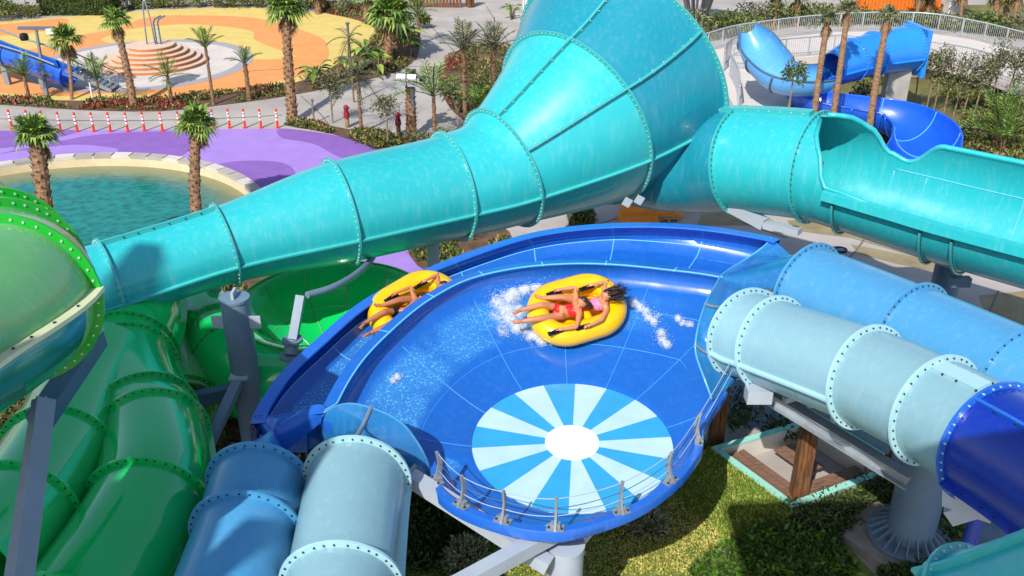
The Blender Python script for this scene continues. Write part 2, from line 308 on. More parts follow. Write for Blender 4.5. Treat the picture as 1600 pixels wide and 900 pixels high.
# ------------------------------------------------------------------ tube slides
def frames(samples, up=Vector((0, 0, 1))):
    C = [Vector(s[:3]) for s in samples]; out = []
    for i, c in enumerate(C):
        t = (C[min(i+1, len(C)-1)] - C[max(i-1, 0)]).normalized(); sd_ = t.cross(up).normalized(); u = sd_.cross(t)
        out.append((c, samples[i][3], t, sd_, u))
    return out
def ring(fr, a0=0, a1=360, n=48, dr=0.0, close=True):
    c, r, t, s_, u = fr; k = n if close else n+1
    return [c + (s_*cos(radians(a0+(a1-a0)*i/n)) + u*sin(radians(a0+(a1-a0)*i/n)))*(r+dr) for i in range(k)]
PER = 8
def flange(fr, root, m, bm_, rf=.11, th=.05, a0=0, a1=360, nb=36, bolts=True):
    c, r, t, s_, u = fr; full = (a1-a0) >= 360; n = 56 if full else 36
    f = MB(); rows = []
    for dr, dz in ((-.02, -th/2), (rf, -th/2), (rf, th/2), (-.02, th/2)):
        rows.append([p + t*dz for p in ring(fr, a0, a1, n, dr, full)])
    f.loft(rows, closed=full, rowclosed=True)
    o = f.build('flange', m, root, 40); recalc(o)
    if bolts:
        b = MB(); nb = max(8, int(nb*r/.9))
        for i in range(nb):
            a = radians(a0 + (a1-a0)*(i+.5+rnd.uniform(-.12, .12))/nb); d = s_*cos(a)+u*sin(a); e = u*cos(a)-s_*sin(a)
            pc = c + d*(r+rf*.5)
            for sg in (-1, 1):
                q0 = [pc + (d*cos(k*pi/3)+e*sin(k*pi/3))*.017 + t*sg*(th/2-.001) for k in range(6)]
                q1 = [p + t*sg*.022 for p in q0]
                b.loft([q0, q1], closed=True, capb=True)
        b.build('bolt', bm_, o, 30, kind='stuff')
    return o
def seam_strip(frs, ang, root, m, h=.09, th=.05, name='seam_flange', m2=None, bolts=False):
    rows = []
    for c, r, t, s_, u in frs:
        a = radians(ang); d = s_*cos(a)+u*sin(a); e = u*cos(a)-s_*sin(a)
        rows.append([c+d*(r-.015)-e*th/2, c+d*(r+h)-e*th/2, c+d*(r+h)+e*th/2, c+d*(r-.015)+e*th/2])
    o = recalc(MB().loft(rows, closed=True, capa=True, capb=True).build(name, m, root, 40))
    if bolts:
        b = MB(); L = 0; last = None
        for c, r, t, s_, u in frs:
            if last is not None and (c-last).length < .28: continue
            last = c; a = radians(ang); d = s_*cos(a)+u*sin(a); e = u*cos(a)-s_*sin(a); pc = c+d*(r+h*.5)
            for sg in (-1, 1):
                q0 = [pc+(d*cos(k*pi/3)+t*sin(k*pi/3))*.02+e*sg*(th/2-.001) for k in range(6)]
                b.loft([q0, [p+e*sg*.022 for p in q0]], closed=True, capb=True)
        b.build('bolt', m2 or BOLT, o, 30, kind='stuff')
    return o
def tube_slide(name, label, cat, st, fl, m, fm, bolt=BOLT, seams=(), rf=.11, group=None, secm=None, seam_h=.09, root=None, skip=(), nosec=(), nb=36, cutat=()):
    """st: stations (px, py, depth, radius); fl: stations that carry a flange; seams: angles of the lengthwise flanges"""
    pts = [tuple(P(a, b, d)) + (r,) for a, b, d, r in st]
    sm = spline(pts, PER); fr = frames(sm)
    if root is None: root = thing(name, label, cat, (sm[0][0], sm[0][1], 0), group)
    cuts = sorted(set([0]+[int(round(f*PER)) for f in list(fl)+list(cutat)]+[len(sm)-1]))
    for a, b in zip(cuts[:-1], cuts[1:]):
        if b-a < 1 or a/PER in nosec: continue
        mm = m
        if secm:
            for k, v in secm.items():
                if abs(a/PER-k) < .13: mm = v
        rows_o = [ring(f, dr=0) for f in fr[a:b+1]]; rows_i = [ring(f, dr=-.035) for f in fr[a:b+1]]
        g = MB(); g.loft(rows_o, closed=True); g.loft(rows_i[::-1], closed=True)
        for ri, ro in ((rows_i[0], rows_o[0]), (rows_o[-1], rows_i[-1])): g.loft([ri, ro], closed=True)
        recalc(g.build('tube_section', mm, root, 60))
        for an in seams:
            if (a/PER, an) in skip: continue
            seam_strip(fr[a:b+1], an, root, fm, seam_h)
    for f in fl:
        i = int(round(f*PER)); flange(fr[min(i, len(fr)-1)], root, fm, bolt, rf, nb=nb)
    return root, fr
def rv(r): return Vector((r.uniform(-1, 1), r.uniform(-1, 1), r.uniform(-1, 1)))
# ------------------------------------------------------------------ the bowl
C0 = Z(894, 692, 3.1); TILT = radians(3.0)
def pol(L):
    r = []
    for x, y, z in L:
        p = Z(x, y, z); r.append((math.degrees(atan2(p.y-C0.y, p.x-C0.x)) % 360, math.hypot(p.x-C0.x, p.y-C0.y), z))
    return r
E_ = pol([(1165,444,4.66),(1125,433,4.7),(1030,420,4.75),(890,412,4.8),(800,420,4.85),(730,437,4.85),(680,462,4.8),(615,512,4.65),(560,570,4.45),(525,630,4.25),(511,656,4.15)])
F_ = pol([(655,700,3.5),(700,775,3.5),(780,812,3.5),(870,825,3.5),(960,803,3.5),(1040,757,3.5),(1085,705,3.5),(1108,640,3.6)])
O_ = pol([(1205,372,5.15),(1100,355,5.15),(1000,350,5.1),(850,362,4.95),(750,390,4.8),(660,425,4.6),(580,465,4.45),(500,530,4.3),(430,600,4.2),(400,650,4.1)])
F_ = [(t+360 if t < 100 else t, r, z) for t, r, z in F_]
E2 = sorted(E_ + F_); E2 = [(E2[-1][0]-360,)+E2[-1][1:], (E2[-2][0]-360,)+E2[-2][1:]] + E2
E2 = sorted(E2 + [(E2[2][0]+360,)+E2[2][1:], (E2[3][0]+360,)+E2[3][1:]])
def itp(L, t, cubic=True):
    for i in range(len(L)-1):
        a, b = L[i], L[i+1]
        if a[0] <= t <= b[0]:
            u = (t-a[0])/max(1e-6, b[0]-a[0]); out = []
            for k in (1, 2):
                def sl(j):
                    j0, j1 = max(0, j-1), min(len(L)-1, j+1); return (L[j1][k]-L[j0][k])/max(1e-6, L[j1][0]-L[j0][0])
                h = b[0]-a[0]; m0, m1 = sl(i)*h, sl(i+1)*h
                out.append((2*u**3-3*u*u+1)*a[k]+(u**3-2*u*u+u)*m0+(-2*u**3+3*u*u)*b[k]+(u**3-u*u)*m1)
            return out
    return [L[0][1], L[0][2]] if t < L[0][0] else [L[-1][1], L[-1][2]]
OS = sorted(O_)
RAMP0, RAMP1 = 45.5, 187.5
RD = 2.0
def pt(t, r, z):
    a = radians(t); return Vector((C0.x+r*cos(a), C0.y+r*sin(a), z))
def zdisc(t, r): return 3.1 + r*sin(radians(t))*math.tan(TILT)
def edge(t):
    t = t % 360
    if t < E2[0][0]: t += 360
    return itp(E2, t)
def is_lip(t): 
    t = t % 360
    return t > 192 or t < 12
def lipness(t):
    """0 on the banked ridge side, 1 along the low front lip, blended at the two portals"""
    t = t % 360
    if t > 180: return max(0, min(1, (t-186)/16))
    return max(0, min(1, (40-t)/26))
def floor_pt(t, s):
    re, ze = edge(t); l = lipness(t); zb = ze - (.50*(1-l)+.40*l); rb = re - (.12*(1-l)+.34*l)
    r = RD + (rb-RD)*s; zd = zdisc(t, RD); e = 1.25
    return pt(t, r, zd + (zb-zd)*(s**e))
bowl = thing('bowl_slide', 'large royal blue bowl slide with a pale sunburst disc on its floor', 'water slide', (C0.x, C0.y, 0))
N_T = 240
th = [360*i/N_T for i in range(N_T)]
g = MB(); rows = []
for t in th:
    row = [pt(t, RD*.985, zdisc(t, RD)-.03)] + [floor_pt(t, s/12) for s in range(13)]
    rows.append(row)
g.loft(rows, rowclosed=True)
und = [[p - Vector((0, 0, .06)) for p in r[::-1]] for r in rows]
g.loft(und, rowclosed=True)
bowl_floor = g.build('bowl_floor', BOWLF, bowl, 180)
# inner wall and ridge between bowl and outer lane
tl = [RAMP0 + (RAMP1-RAMP0)*i/140 for i in range(141)]
def ridge_prof(t):
    re, ze = edge(t); ro, zo = itp(OS, t); fi, fo = lane_z(t)
    return [(re-.12, ze-.50), (re+.00, ze-.40), (re+.05, ze-.25), (re+.02, ze-.10), (re-.05, ze-.01), (re-.04, ze+.02), (re+.22, ze), (re+.27, ze-.08), (re+.31, ze-.28), (re+.36, fi)]
def lane_z(t):
    re, ze = edge(t); ro, zo = itp(OS, t); zi = min(ze-.42, zo-.72); return zi, zi+.14
g = MB(); g.loft([[pt(t, r, z) for r, z in ridge_prof(t)] for t in tl]); g.build('lane_ridge', BLUE, bowl, 50)
g = MB(); rows = []
for t in tl:
    re, ze = edge(t); ro, zo = itp(OS, t); fi, fo = lane_z(t); r0, r1 = re+.36, ro-.30
    rows.append([pt(t, r0 + (r1-r0)*k/8, fi + (fo-fi)*(k/8)**2) for k in range(9)])
g.loft(rows); g.build('lane_floor', BOWLF, bowl, 180)
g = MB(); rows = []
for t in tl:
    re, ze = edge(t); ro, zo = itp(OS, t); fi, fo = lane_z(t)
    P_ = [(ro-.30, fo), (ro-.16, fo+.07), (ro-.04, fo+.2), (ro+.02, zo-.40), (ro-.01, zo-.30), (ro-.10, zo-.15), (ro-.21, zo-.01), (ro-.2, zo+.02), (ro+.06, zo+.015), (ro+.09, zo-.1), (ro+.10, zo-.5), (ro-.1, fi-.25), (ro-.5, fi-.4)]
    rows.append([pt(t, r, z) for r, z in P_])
g.loft([r[:5] for r in rows]); g.build('outer_bank', BLUE, bowl, 50)
g = MB(); g.loft([r[4:7] for r in rows]); g.build('wall_shade_band', NAVY, bowl, 50)  # navy colour carries the shade under the overhanging rim
g = MB(); g.loft([r[6:] for r in rows]); g.build('outer_wall', ROYAL, bowl, 50)
# bright trim along the ridge
g = MB(); rows = []
for t in tl:
    re, ze = edge(t); rows.append([pt(t, re-.05, ze+.012), pt(t, re-.045, ze+.03), pt(t, re-.022, ze+.032), pt(t, re-.02, ze+.012)])
g.loft(rows); g.build('ridge_trim', CAULK, bowl, 40)
# front lip
tf = [189 + (375-189)*i/120 for i in range(121)]
g = MB(); rows = []
for t in tf:
    re, ze = edge(t); l = lipness(t); d = (.12*(1-l)+.34*l); h = (.50*(1-l)+.40*l)
    P_ = [(re-d, ze-h), (re-d*.55, ze-h*.8), (re-d*.25, ze-h*.45), (re-.04, ze-.02), (re-.03, ze+.02), (re+.11, ze+.02), (re+.13, ze-.02), (re+.12, ze-.2), (re-.02, ze-.3), (re-.4, ze-.7)]
    rows.append([pt(t, r, z) for r, z in P_])
g.loft(rows, capa=True, capb=True); g.build('front_lip', ROYAL, bowl, 50)
# sunburst disc
DW = mat('disc_white_print', (182, 214, 228), .3, .06, 2, coat=.3); DB = mat('disc_blue_print', (52, 160, 212), .3, .06, 2, coat=.3); DC = mat('disc_centre_white', (238, 240, 242), .3, .03, 2, coat=.3)
NS = 18; off = 5.0
for i in range(NS):
    a0 = off + 360*i/NS; a1 = a0+360/NS; n = 6; g = MB()
    q = lambda t, r, dz: pt(t, r, zdisc(t, r)+dz)
    top = [[q(a0+(a1-a0)*k/n, r, .012) for k in range(n+1)] for r in (.52, 1.2, RD-.012)]
    top = [[q(a0+(a1-a0)*k/n, .52, -.03) for k in range(n+1)]] + top + [[q(a0+(a1-a0)*k/n, RD, -.03) for k in range(n+1)]]
    g.loft([r[::-1] for r in top]); g.build('disc_panel', DW if i % 2 else DB, bowl, 30)
g = MB(); n = 40
g.loft([[q(360*k/n, .54, -.02) for k in range(n)], [q(360*k/n, .54, .022) for k in range(n)], [q(360*k/n, .50, .03) for k in range(n)], [q(360*k/n, .02, .03) for k in range(n)]], closed=True, capb=True)
g.build('disc_hub', DC, bowl, 40)
# sealed panel joints
JNT = mat('blue_joint_sealant', (70, 158, 236), .4, .05, 5)
def strip(pts, nrm, wd, m=CAULK, up=.006):
    rows = []
    for i, p in enumerate(pts):
        t = (pts[min(i+1, len(pts)-1)]-pts[max(i-1, 0)]).normalized(); s_ = t.cross(nrm[i]).normalized()
        rows.append([p-s_*wd/2+nrm[i]*.001, p-s_*wd/2*.7+nrm[i]*up, p+s_*wd/2*.7+nrm[i]*up, p+s_*wd/2+nrm[i]*.001])
    MB().loft(rows).build('panel_joint', m, bowl, 180)
def fnorm(t, s):
    a = floor_pt(t+.5, s)-floor_pt(t-.5, s); b = floor_pt(t, min(1, s+.03))-floor_pt(t, max(0, s-.03)); n_ = a.cross(b).normalized()
    return n_ if n_.z > 0 else -n_
for t in (14, 45, 66, 90, 119, 151, 183, 222):
    ss = [k/10 for k in range(11)]; strip([floor_pt(t, s) for s in ss], [fnorm(t, s) for s in ss], .013, JNT)
tt = [25+k*2.5 for k in range(65)]; strip([floor_pt(t, .78) for t in tt], [fnorm(t, .78) for t in tt], .011, JNT)
tt = [40+k*2.5 for k in range(60)]; strip([floor_pt(t, .42) for t in tt], [fnorm(t, .42) for t in tt], .010, JNT)
for t in (60, 78, 96, 115, 134, 155):
    rp = [pt(t, r, z) for r, z in ridge_prof(t)[4:]]; strip(rp, [Vector((0, 0, 1))]*5+[pt(t, -1, 0)-pt(t, 0, 0)]*(len(rp)-5), .03)
    re, ze = edge(t); ro, zo = itp(OS, t); fi, fo = lane_z(t)
    pp = [pt(t, re+.36+(ro-.66-re)*k/8, fi+(fo-fi)*(k/8)**2) for k in range(9)] + [pt(t, ro-.16, fo+.07), pt(t, ro-.04, fo+.2), pt(t, ro+.02, zo-.4)]
    strip(pp, [Vector((0, 0, 1))]*9 + [(pt(t, -1, 0)-pt(t, 0, 0)+Vector((0, 0, .5))).normalized()]*3, .022)
tt = [RAMP0+3+k*2.5 for k in range(54)]
strip([pt(t, itp(OS, t)[0]-.05, lane_z(t)[1]+.185) for t in tt], [(pt(t, -1, 0)-pt(t, 0, 0)+Vector((0, 0, .6))).normalized() for t in tt], .022, CAULK, .012)
# safety brackets with ropes on the lip, galvanised
bk = []
for (px, py) in ((684, 748), (727, 785), (868, 824), (971, 800), (1048, 752), (1101, 690), (1116, 610)):
    p = Z(px, py, 3.52); t = math.degrees(atan2(p.y-C0.y, p.x-C0.x)) % 360; re, ze = edge(t); bk.append((t, re, ze))
bk.insert(2, (math.degrees(atan2(Z(785,815,3.52).y-C0.y, Z(785,815,3.52).x-C0.x)) % 360,)+tuple(edge(math.degrees(atan2(Z(785,815,3.52).y-C0.y, Z(785,815,3.52).x-C0.x)) % 360)))
tips = []
for t, re, ze in bk:
    b = thing('rope_bracket', '', 'bracket', pt(t, re, ze+.02), 'curved steel rope brackets on the bowl lip')
    a = radians(t); ra = Vector((cos(a), sin(a), 0)); tg = Vector((-sin(a), cos(a), 0)); base = pt(t, re+.03, ze+.02)
    g = MB(); path = [base+ra*.03, base-ra*.05+Vector((0, 0, .16)), base-ra*.08+Vector((0, 0, .36)), base-ra*.05+Vector((0, 0, .56)), base-ra*.02+Vector((0, 0, .64))]
    rows = []
    for i, p in enumerate(path):
        wd = (.065, .055, .045, .038, .028)[i]; rows.append([p+ra*wd-tg*.02, p+ra*wd+tg*.02, p-ra*wd+tg*.02, p-ra*wd-tg*.02])
    g.loft(rows, closed=True, capa=True, capb=True); recalc(g.build('arm', STEEL, b, 30))
    g = MB(); R_ = Matrix((ra, tg, Vector((0, 0, 1)))).transposed(); g.box(base+Vector((0, 0, .012)), .16, .30, .025, R_)
    g.box(base-ra*.03+Vector((0, 0, .06)), .10, .16, .07, R_); g.build('foot_plate', STEEL, b, 30)
    g = MB()
    for y in (-.11, .11): g.lathe(base+tg*y+ra*.03, [(.022, .02), (.022, .045)], 6, capb=True)
    g.build('bolt', BOLT, b, 30, kind='stuff'); tips.append((b, [path[3]+Vector((0, 0, .03)), path[2], path[1]+Vector((0,0,.06))]))
bl = ['beside the pale blue tube at the left end of the lip', 'second from the pale tube along the left of the lip', 'left of the front grey column on the lip', 'right above the front grey column on the lip', 'on the lip above the round silver bush', 'at the lower right bend of the lip', 'beside the timber post at the right of the bowl', 'topmost under the pale entry tube on the right']
for (b, q), s in zip(tips, bl): b['label'] = 'curved steel rope bracket ' + s
for k in (0, 1, 2):
    for grp in (tips,):
        pts = []
        for (b, q), (b2, q2) in zip(grp[:-1], grp[1:]):
            for i in range(6):
                u = i/6; p = q[k].lerp(q2[k], u) - Vector((0, 0, .05*4*u*(1-u))); 
                pts.append(p)
        pts.append(grp[-1][1][k]); o = MB().pipe(pts, .008, 6).build('safety_rope', STEEL_D if k == 1 else STEEL_P, None, 180)
        tag(o, ('top pale safety rope', 'middle dark safety rope', 'lowest pale safety rope')[k]+' strung between the brackets along the bowl lip', 'rope')

# ------------------------------------------------------------------ tubes round the bowl
def hood(root, fr, mouth, m, a0, a1, name='hood', lip=None, ribs=()):
    """closed adapter between a tube ring and the curved mouth edge; mouth: list of points from angle a0 to a1"""
    n = 32; A = ring(fr, a0, a1, n, -.005, False); M_ = [Vector(p) for p in mouth]
    mm = spline([tuple(p) for p in M_], 8); L = [0]
    for p, q in zip(mm[:-1], mm[1:]): L.append(L[-1]+(Vector(q)-Vector(p)).length)
    B = []
    for i in range(n+1):
        d = L[-1]*i/n; k = max(j for j in range(len(L)) if L[j] <= d+1e-6); k = min(k, len(mm)-2)
        u = (d-L[k])/max(1e-6, L[k+1]-L[k]); B.append(Vector(mm[k]).lerp(Vector(mm[k+1]), min(1, u)))
    rows = []
    for j in range(9):
        u = j/8; sag = sin(pi*u)*.06
        rows.append([a.lerp(b, u) - (fr[4])*sag for a, b in zip(A, B)])
    g = MB(); g.loft(rows); g.loft([[p - fr[4]*.03 for p in r] for r in rows][::-1]); o = g.build(name, m, root, 180)
    for q in ribs:
        i = int(q*n); g = MB(); g.pipe([r[i]+Vector((0, 0, .02)) for r in rows], .035, 6); g.build('hood_rib', STEEL, root, 60)
    g = MB(); g.pipe(B, .022, 6); g.build('mouth_rim', lip or SKYB, root, 60)
    return o
# front right pale tube feeding the bowl
rt, fr = tube_slide('tube_slide', 'pale blue tube slide entering the bowl from the right, ending in a navy section', 'water slide',
  [(1125,500,20.9,.9), (1165,522,20.1,.9), (1207,537,19.5,.9), (1355,590,17.5,.9), (1462,642,16.2,.91), (1548,692,15.2,.96), (1640,748,14.2,.97), (1760,830,13.0,.98)],
  [1, 2, 3, 4], PALE, PALE_F, seams=(-12, 192), secm={5: NAVY}, skip=((3.0, -12), (4.0, -12), (5.0, -12), (5.0, 192)), nosec=(0,), cutat=(5,))
flange(fr[5*PER], rt, ROYAL, BOLT_W, .1); 
seam_strip(fr[5*PER:], -28, rt, NAVY, .12, .05, 'seam_flange', BOLT, True)
seam_strip(fr[5*PER:], 62, rt, ROYAL, .08, .05, 'seam_flange', BOLT, True)
seam_strip(fr[4*PER:5*PER], 80, rt, PALE_F, .05, .3, 'seam_flange', BOLT, True)
mz = [(1125,433,4.72), (1102,475,4.85), (1089,520,4.7), (1087,552,4.4), (1100,590,3.95), (1113,625,3.65)]
hood(rt, fr[PER], [Z(*q) for q in mz][::-1], ADAPT, -80, 150, 'hood', ribs=(.3, .62))
# rear right sky blue tube feeding the outer lane
rt2, fr2 = tube_slide('tube_slide', 'sky blue tube slide behind the pale one, feeding the outer lane', 'water slide',
  [(1195,428,21.9,.98), (1262,455,21.0,1.0), (1425,525,18.9,1.0), (1592,602,16.9,1.0), (1780,690,14.9,1.0)], [1, 2, 3], SKYB, SKYB, seams=(192,), nosec=(0,))
hood(rt2, fr2[PER], [Z(*q) for q in ((1205,372,5.17), (1192,386,5.0), (1165,405,4.75), (1140,420,4.68), (1125,433,4.7), (1122,445,4.5))][::-1], ADAPT, 20, 190)
g = MB(); 
lo = [Z(1205,380,4.9), Z(1180,400,4.4), Z(1150,425,4.25), Z(1125,440,4.3)]
# front left pale tube that drains the bowl
rt3, fr3 = tube_slide('tube_slide', 'pale blue tube slide draining the bowl at the bottom of the picture', 'water slide',
  [(585,690,18.0,.84), (558,748,16.9,.85), (533,912,15.0,.86), (512,1060,13.6,.87)], [1, 2], PALE, PALE_F, seams=(-14, 194), seam_h=.13, nosec=(0,))
hood(rt3, fr3[PER], [Z(*q) for q in ((492,678,3.5), (500,650,4.1), (540,631,4.55), (585,639,4.6), (625,659,4.45), (650,688,4.1), (668,722,3.6), (672,748,3.2))], ADAPT, 228, -48, ribs=(.5,))
# left royal tube that drains the outer lane
rt4, fr4 = tube_slide('tube_slide', 'sky blue tube slide in shade, draining the outer lane left of the pale one', 'water slide',
  [(432,690,18.2,.84), (405,757,17.0,.84), (385,832,16.1,.85), (345,960,14.6,.86), (315,1080,13.5,.87)], [1, 2], SKYB, SKYB, seams=(-5, 190), seam_h=.1, nosec=(0,))
hood(rt4, fr4[PER], [Z(*q) for q in ((396,662,3.9), (400,648,4.15), (425,651,4.05), (455,646,4.15), (480,637,4.25), (503,634,4.3), (512,650,4.1))], ROYAL, 190, -20, lip=ROYAL)
# ------------------------------------------------------------------ turquoise cone slide
funnel, frT = tube_slide('cone_slide', 'huge turquoise cone slide narrowing to a tube behind the bowl', 'water slide',
  [(95,462,21.9,.96), (172,440,22.6,.95), (352,383,23.8,.97), (532,332,25.0,1.33), (705,292,26.2,1.43), (785,264,26.9,1.70), (897,190,28.0,2.75), (966,124,29.2,3.56)],
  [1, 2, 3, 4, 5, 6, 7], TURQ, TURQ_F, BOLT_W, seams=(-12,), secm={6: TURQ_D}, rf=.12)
for a in (35, 78): seam_strip(frT[5*PER:7*PER+1], a, funnel, TURQ_F, .13, .07, 'seam_flange', BOLT_W, True)
seam_strip(frT[1*PER:2*PER+1], 88, funnel, TURQ_F, .12, .06, 'seam_flange', BOLT, True)
seam_strip(frT[3*PER+4:6*PER+1], -95, funnel, TURQ_F, .12, .06, 'seam_flange', BOLT_W, True)
# rounded end cap of the cone
c, r, t, s_, u = frT[-1]; g = MB(); rows = []
for k in range(9):
    a = k/8*pi/2; f = (c+t*(1.1*sin(a)), max(.02, r*cos(a)), t, s_, u); rows.append(ring(f, n=56))
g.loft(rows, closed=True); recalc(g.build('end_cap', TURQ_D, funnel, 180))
# entry trough: closed collar, then an open half pipe rising to the right
tp = [(960,262,29.0,1.0), (1010,260,29.2,1.3), (1060,258,29.0,1.42), (1110,254,28.5,1.5), (1160,252,27.6,1.48), (1275,262,26.0,1.45), (1400,292,24.8,1.52), (1500,318,23.9,1.58), (1640,352,22.6,1.6), (1800,390,21.2,1.6)]
ts = spline([tuple(P(a, b, d))+(r,) for a, b, d, r in tp], 16); frX = frames(ts); kA, kB = 64, 80
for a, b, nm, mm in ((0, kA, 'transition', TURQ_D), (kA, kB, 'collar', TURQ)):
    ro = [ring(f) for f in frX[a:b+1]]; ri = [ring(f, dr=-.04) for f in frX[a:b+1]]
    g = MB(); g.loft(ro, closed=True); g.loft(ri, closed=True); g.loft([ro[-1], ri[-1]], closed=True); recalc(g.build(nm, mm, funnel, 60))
def half(fr_, a0, a1, dr=0, n=36): return ring(fr_, a0, a1, n, dr, False)
def tab(t, L_):
    for (x0, y0), (x1, y1) in zip(L_[:-1], L_[1:]):
        if x0 <= t <= x1: u = (t-x0)/(x1-x0); u = u*u*(3-2*u); return y0+(y1-y0)*u
    return L_[-1][1]
rows = []
for i, f in enumerate(frX[kB:]):
    f0 = tab(i, [(0, 90.2), (3, 104), (6, 134), (10, 166), (14, 172), (22, 144), (999, 142)]); n0 = tab(i, [(0, 89.8), (3, 40), (6, 2), (20, -3), (999, -6)])
    rows.append(half(f, f0-360, n0, 0) + half(f, f0-360, n0, -.05)[::-1])
g = MB(); g.loft(rows, closed=True, capb=True); recalc(g.build('trough', TURQ, funnel, 50))
near = [r[36] for r in rows]; far = [r[0] for r in rows]
MB().pipe(near[1:], .06, 8).build('rim', TURQ, funnel, 180); MB().pipe(far[1:], .07, 8).build('rim', TURQ, funnel, 180)
c_ = frX[kB:]; seam = MB(); rws = []
for f in c_[6:]: rws.append([f[0]+f[3]*(f[1]-.02)+f[4]*.02, f[0]+f[3]*(f[1]+.15)+f[4]*-.02, f[0]+f[3]*(f[1]+.17)+f[4]*-.24, f[0]+f[3]*(f[1]-.02)+f[4]*-.28])
seam.loft(rws, closed=True, capa=True, capb=True); recalc(seam.build('rim_skirt', TURQ, funnel, 40))
flange(frX[kA], funnel, TURQ_F, BOLT, .11); flange(frX[kB], funnel, TURQ_F, BOLT, .10)
seam_strip(frX[20:kB], 86, funnel, TURQ_F, .12, .3, 'seam_flange', BOLT_W, True)
for k in (kB+8, kB+29, kB+36): flange(frX[k], funnel, TURQ_F, BOLT, .12, .05, -165, -12, 40)
for k in (kB+12, kB+19, kB+40):
    MB().pipe(half(frX[k], -176 if k < kB+24 else -218, -4, -.056, 24), .016, 5).build('panel_joint', CAULK, funnel, 180)
MB().pipe([f[0] + (f[3]*cos(radians(-178)) + f[4]*sin(radians(-178)))*(f[1]-.056) for f in frX[kB+12:]], .016, 5).build('panel_joint', CAULK, funnel, 180)
# clamp plates under the cone
cp = P(980, 316, 27.0); 
for dx, dy in ((0, 0), (.5, .1)): MB().box(cp+Vector((dx*.7, dy, .3*dy)), .22, .06, .24, Matrix.Rotation(.5, 3, 'Y')).build('clamp_plate', STEEL_P, funnel, 30)
# ------------------------------------------------------------------ green slides
tube_slide('tube_slide', 'dark green winding tube slide in the lower left foreground', 'water slide',
  [(222,470,24.2,1.02), (212,515,23.0,1.05), (197,572,21.8,1.05), (225,658,19.8,1.05), (238,684,19.2,1.05), (230,795,17.2,1.06), (112,985,14.8,1.07), (-40,1150,13.0,1.07)],
  [1.6, 2, 3, 4, 5, 6], GREEN, GREEN, seams=(-5, 185), rf=.10)
tube_slide('tube_slide', 'dark green tube slide at the left edge behind the steel strut', 'water slide',
  [(165,560,21.2,.95), (130,625,19.8,.98), (92,708,18.2,1.0), (28,806,16.4,1.0), (-70,910,14.6,1.0)], [2, 3], GREEN, GREEN, rf=.10)
g3, fr3g = tube_slide('tube_slide', 'wide sun bleached green tube slide with bright green flanges at upper left', 'water slide',
  [(-60,375,15.6,1.12), (-14,418,14.5,1.12), (0,440,14.0,1.12), (14,470,13.2,1.12), (-120,550,11.7,1.14), (-280,650,10.2,1.18)], [1, 2, 3], GREEN_L, GREEN_F, BOLT_W, rf=.13)
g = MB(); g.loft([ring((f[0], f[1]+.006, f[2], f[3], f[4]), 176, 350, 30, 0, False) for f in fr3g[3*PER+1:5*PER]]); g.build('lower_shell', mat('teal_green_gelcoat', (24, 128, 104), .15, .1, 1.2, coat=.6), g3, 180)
seam_strip(fr3g[3*PER:5*PER], 175, g3, mat('cream_green_flange', (206, 212, 172), .45, .06, 3), .17, .06, 'seam_flange', BOLT, True)
tube_slide('tube_slide', 'faded green tube slide seen as a strip behind the winding green one', 'water slide',
  [(225,440,27.0,.8), (247,500,25.4,.8), (262,556,24.2,.8), (285,640,22.6,.8)], [1, 2, 2.9], GREEN_L, GREEN_F, BOLT_W, rf=.1)
# open green bowl under the turquoise tube
dc = P(520, 474, 25.0); dish = thing('bowl_slide', 'open green bowl slide of ribbed panels under the turquoise tube', 'water slide', (dc.x, dc.y, 0))
prof = [(.3, -1.75), (.9, -1.6), (1.6, -1.15), (2.1, -.6), (2.35, -.05), (2.5, 0.0), (2.5, -.06), (2.4, -.1), (2.18, -.7), (1.66, -1.25), (.9, -1.7), (.3, -1.85)]
NP = 12
for k in range(NP):
    a0 = 2*pi*k/NP; a1 = 2*pi*(k+1)/NP; g = MB()
    g.loft([[dc + Vector((r*cos(a0+(a1-a0)*j/6), r*sin(a0+(a1-a0)*j/6), z)) for r, z in prof] for j in range(7)])
    recalc(g.build('bowl_panel', GREEN, dish, 50))
    MB().pipe([dc+Vector((r*cos(a0), r*sin(a0), z+.012)) for r, z in prof[:5]], .018, 5).build('panel_joint', GREEN_L, dish, 180)
n = 60
for r, z in ((1.75, -1.0), (2.49, .02)):
    MB().pipe([dc+Vector((r*cos(2*pi*k/n), r*sin(2*pi*k/n), z)) for k in range(n+1)], .03 if r > 2 else .016, 6).build('rim' if r > 2 else 'panel_joint', GREEN_F if r > 2 else GREEN_L, dish, 180)
tube_slide('tube_slide', 'glossy green tube slide curling round the front of the green bowl', 'water slide',
  [(322,500,25.6,.95), (340,528,24.8,.95), (354,556,24.2,.98), (405,596,23.6,1.05), (490,606,23.4,1.05), (580,580,23.6,1.05), (650,540,24.0,1.05)], [1, 2], GREEN, GREEN, rf=.09)
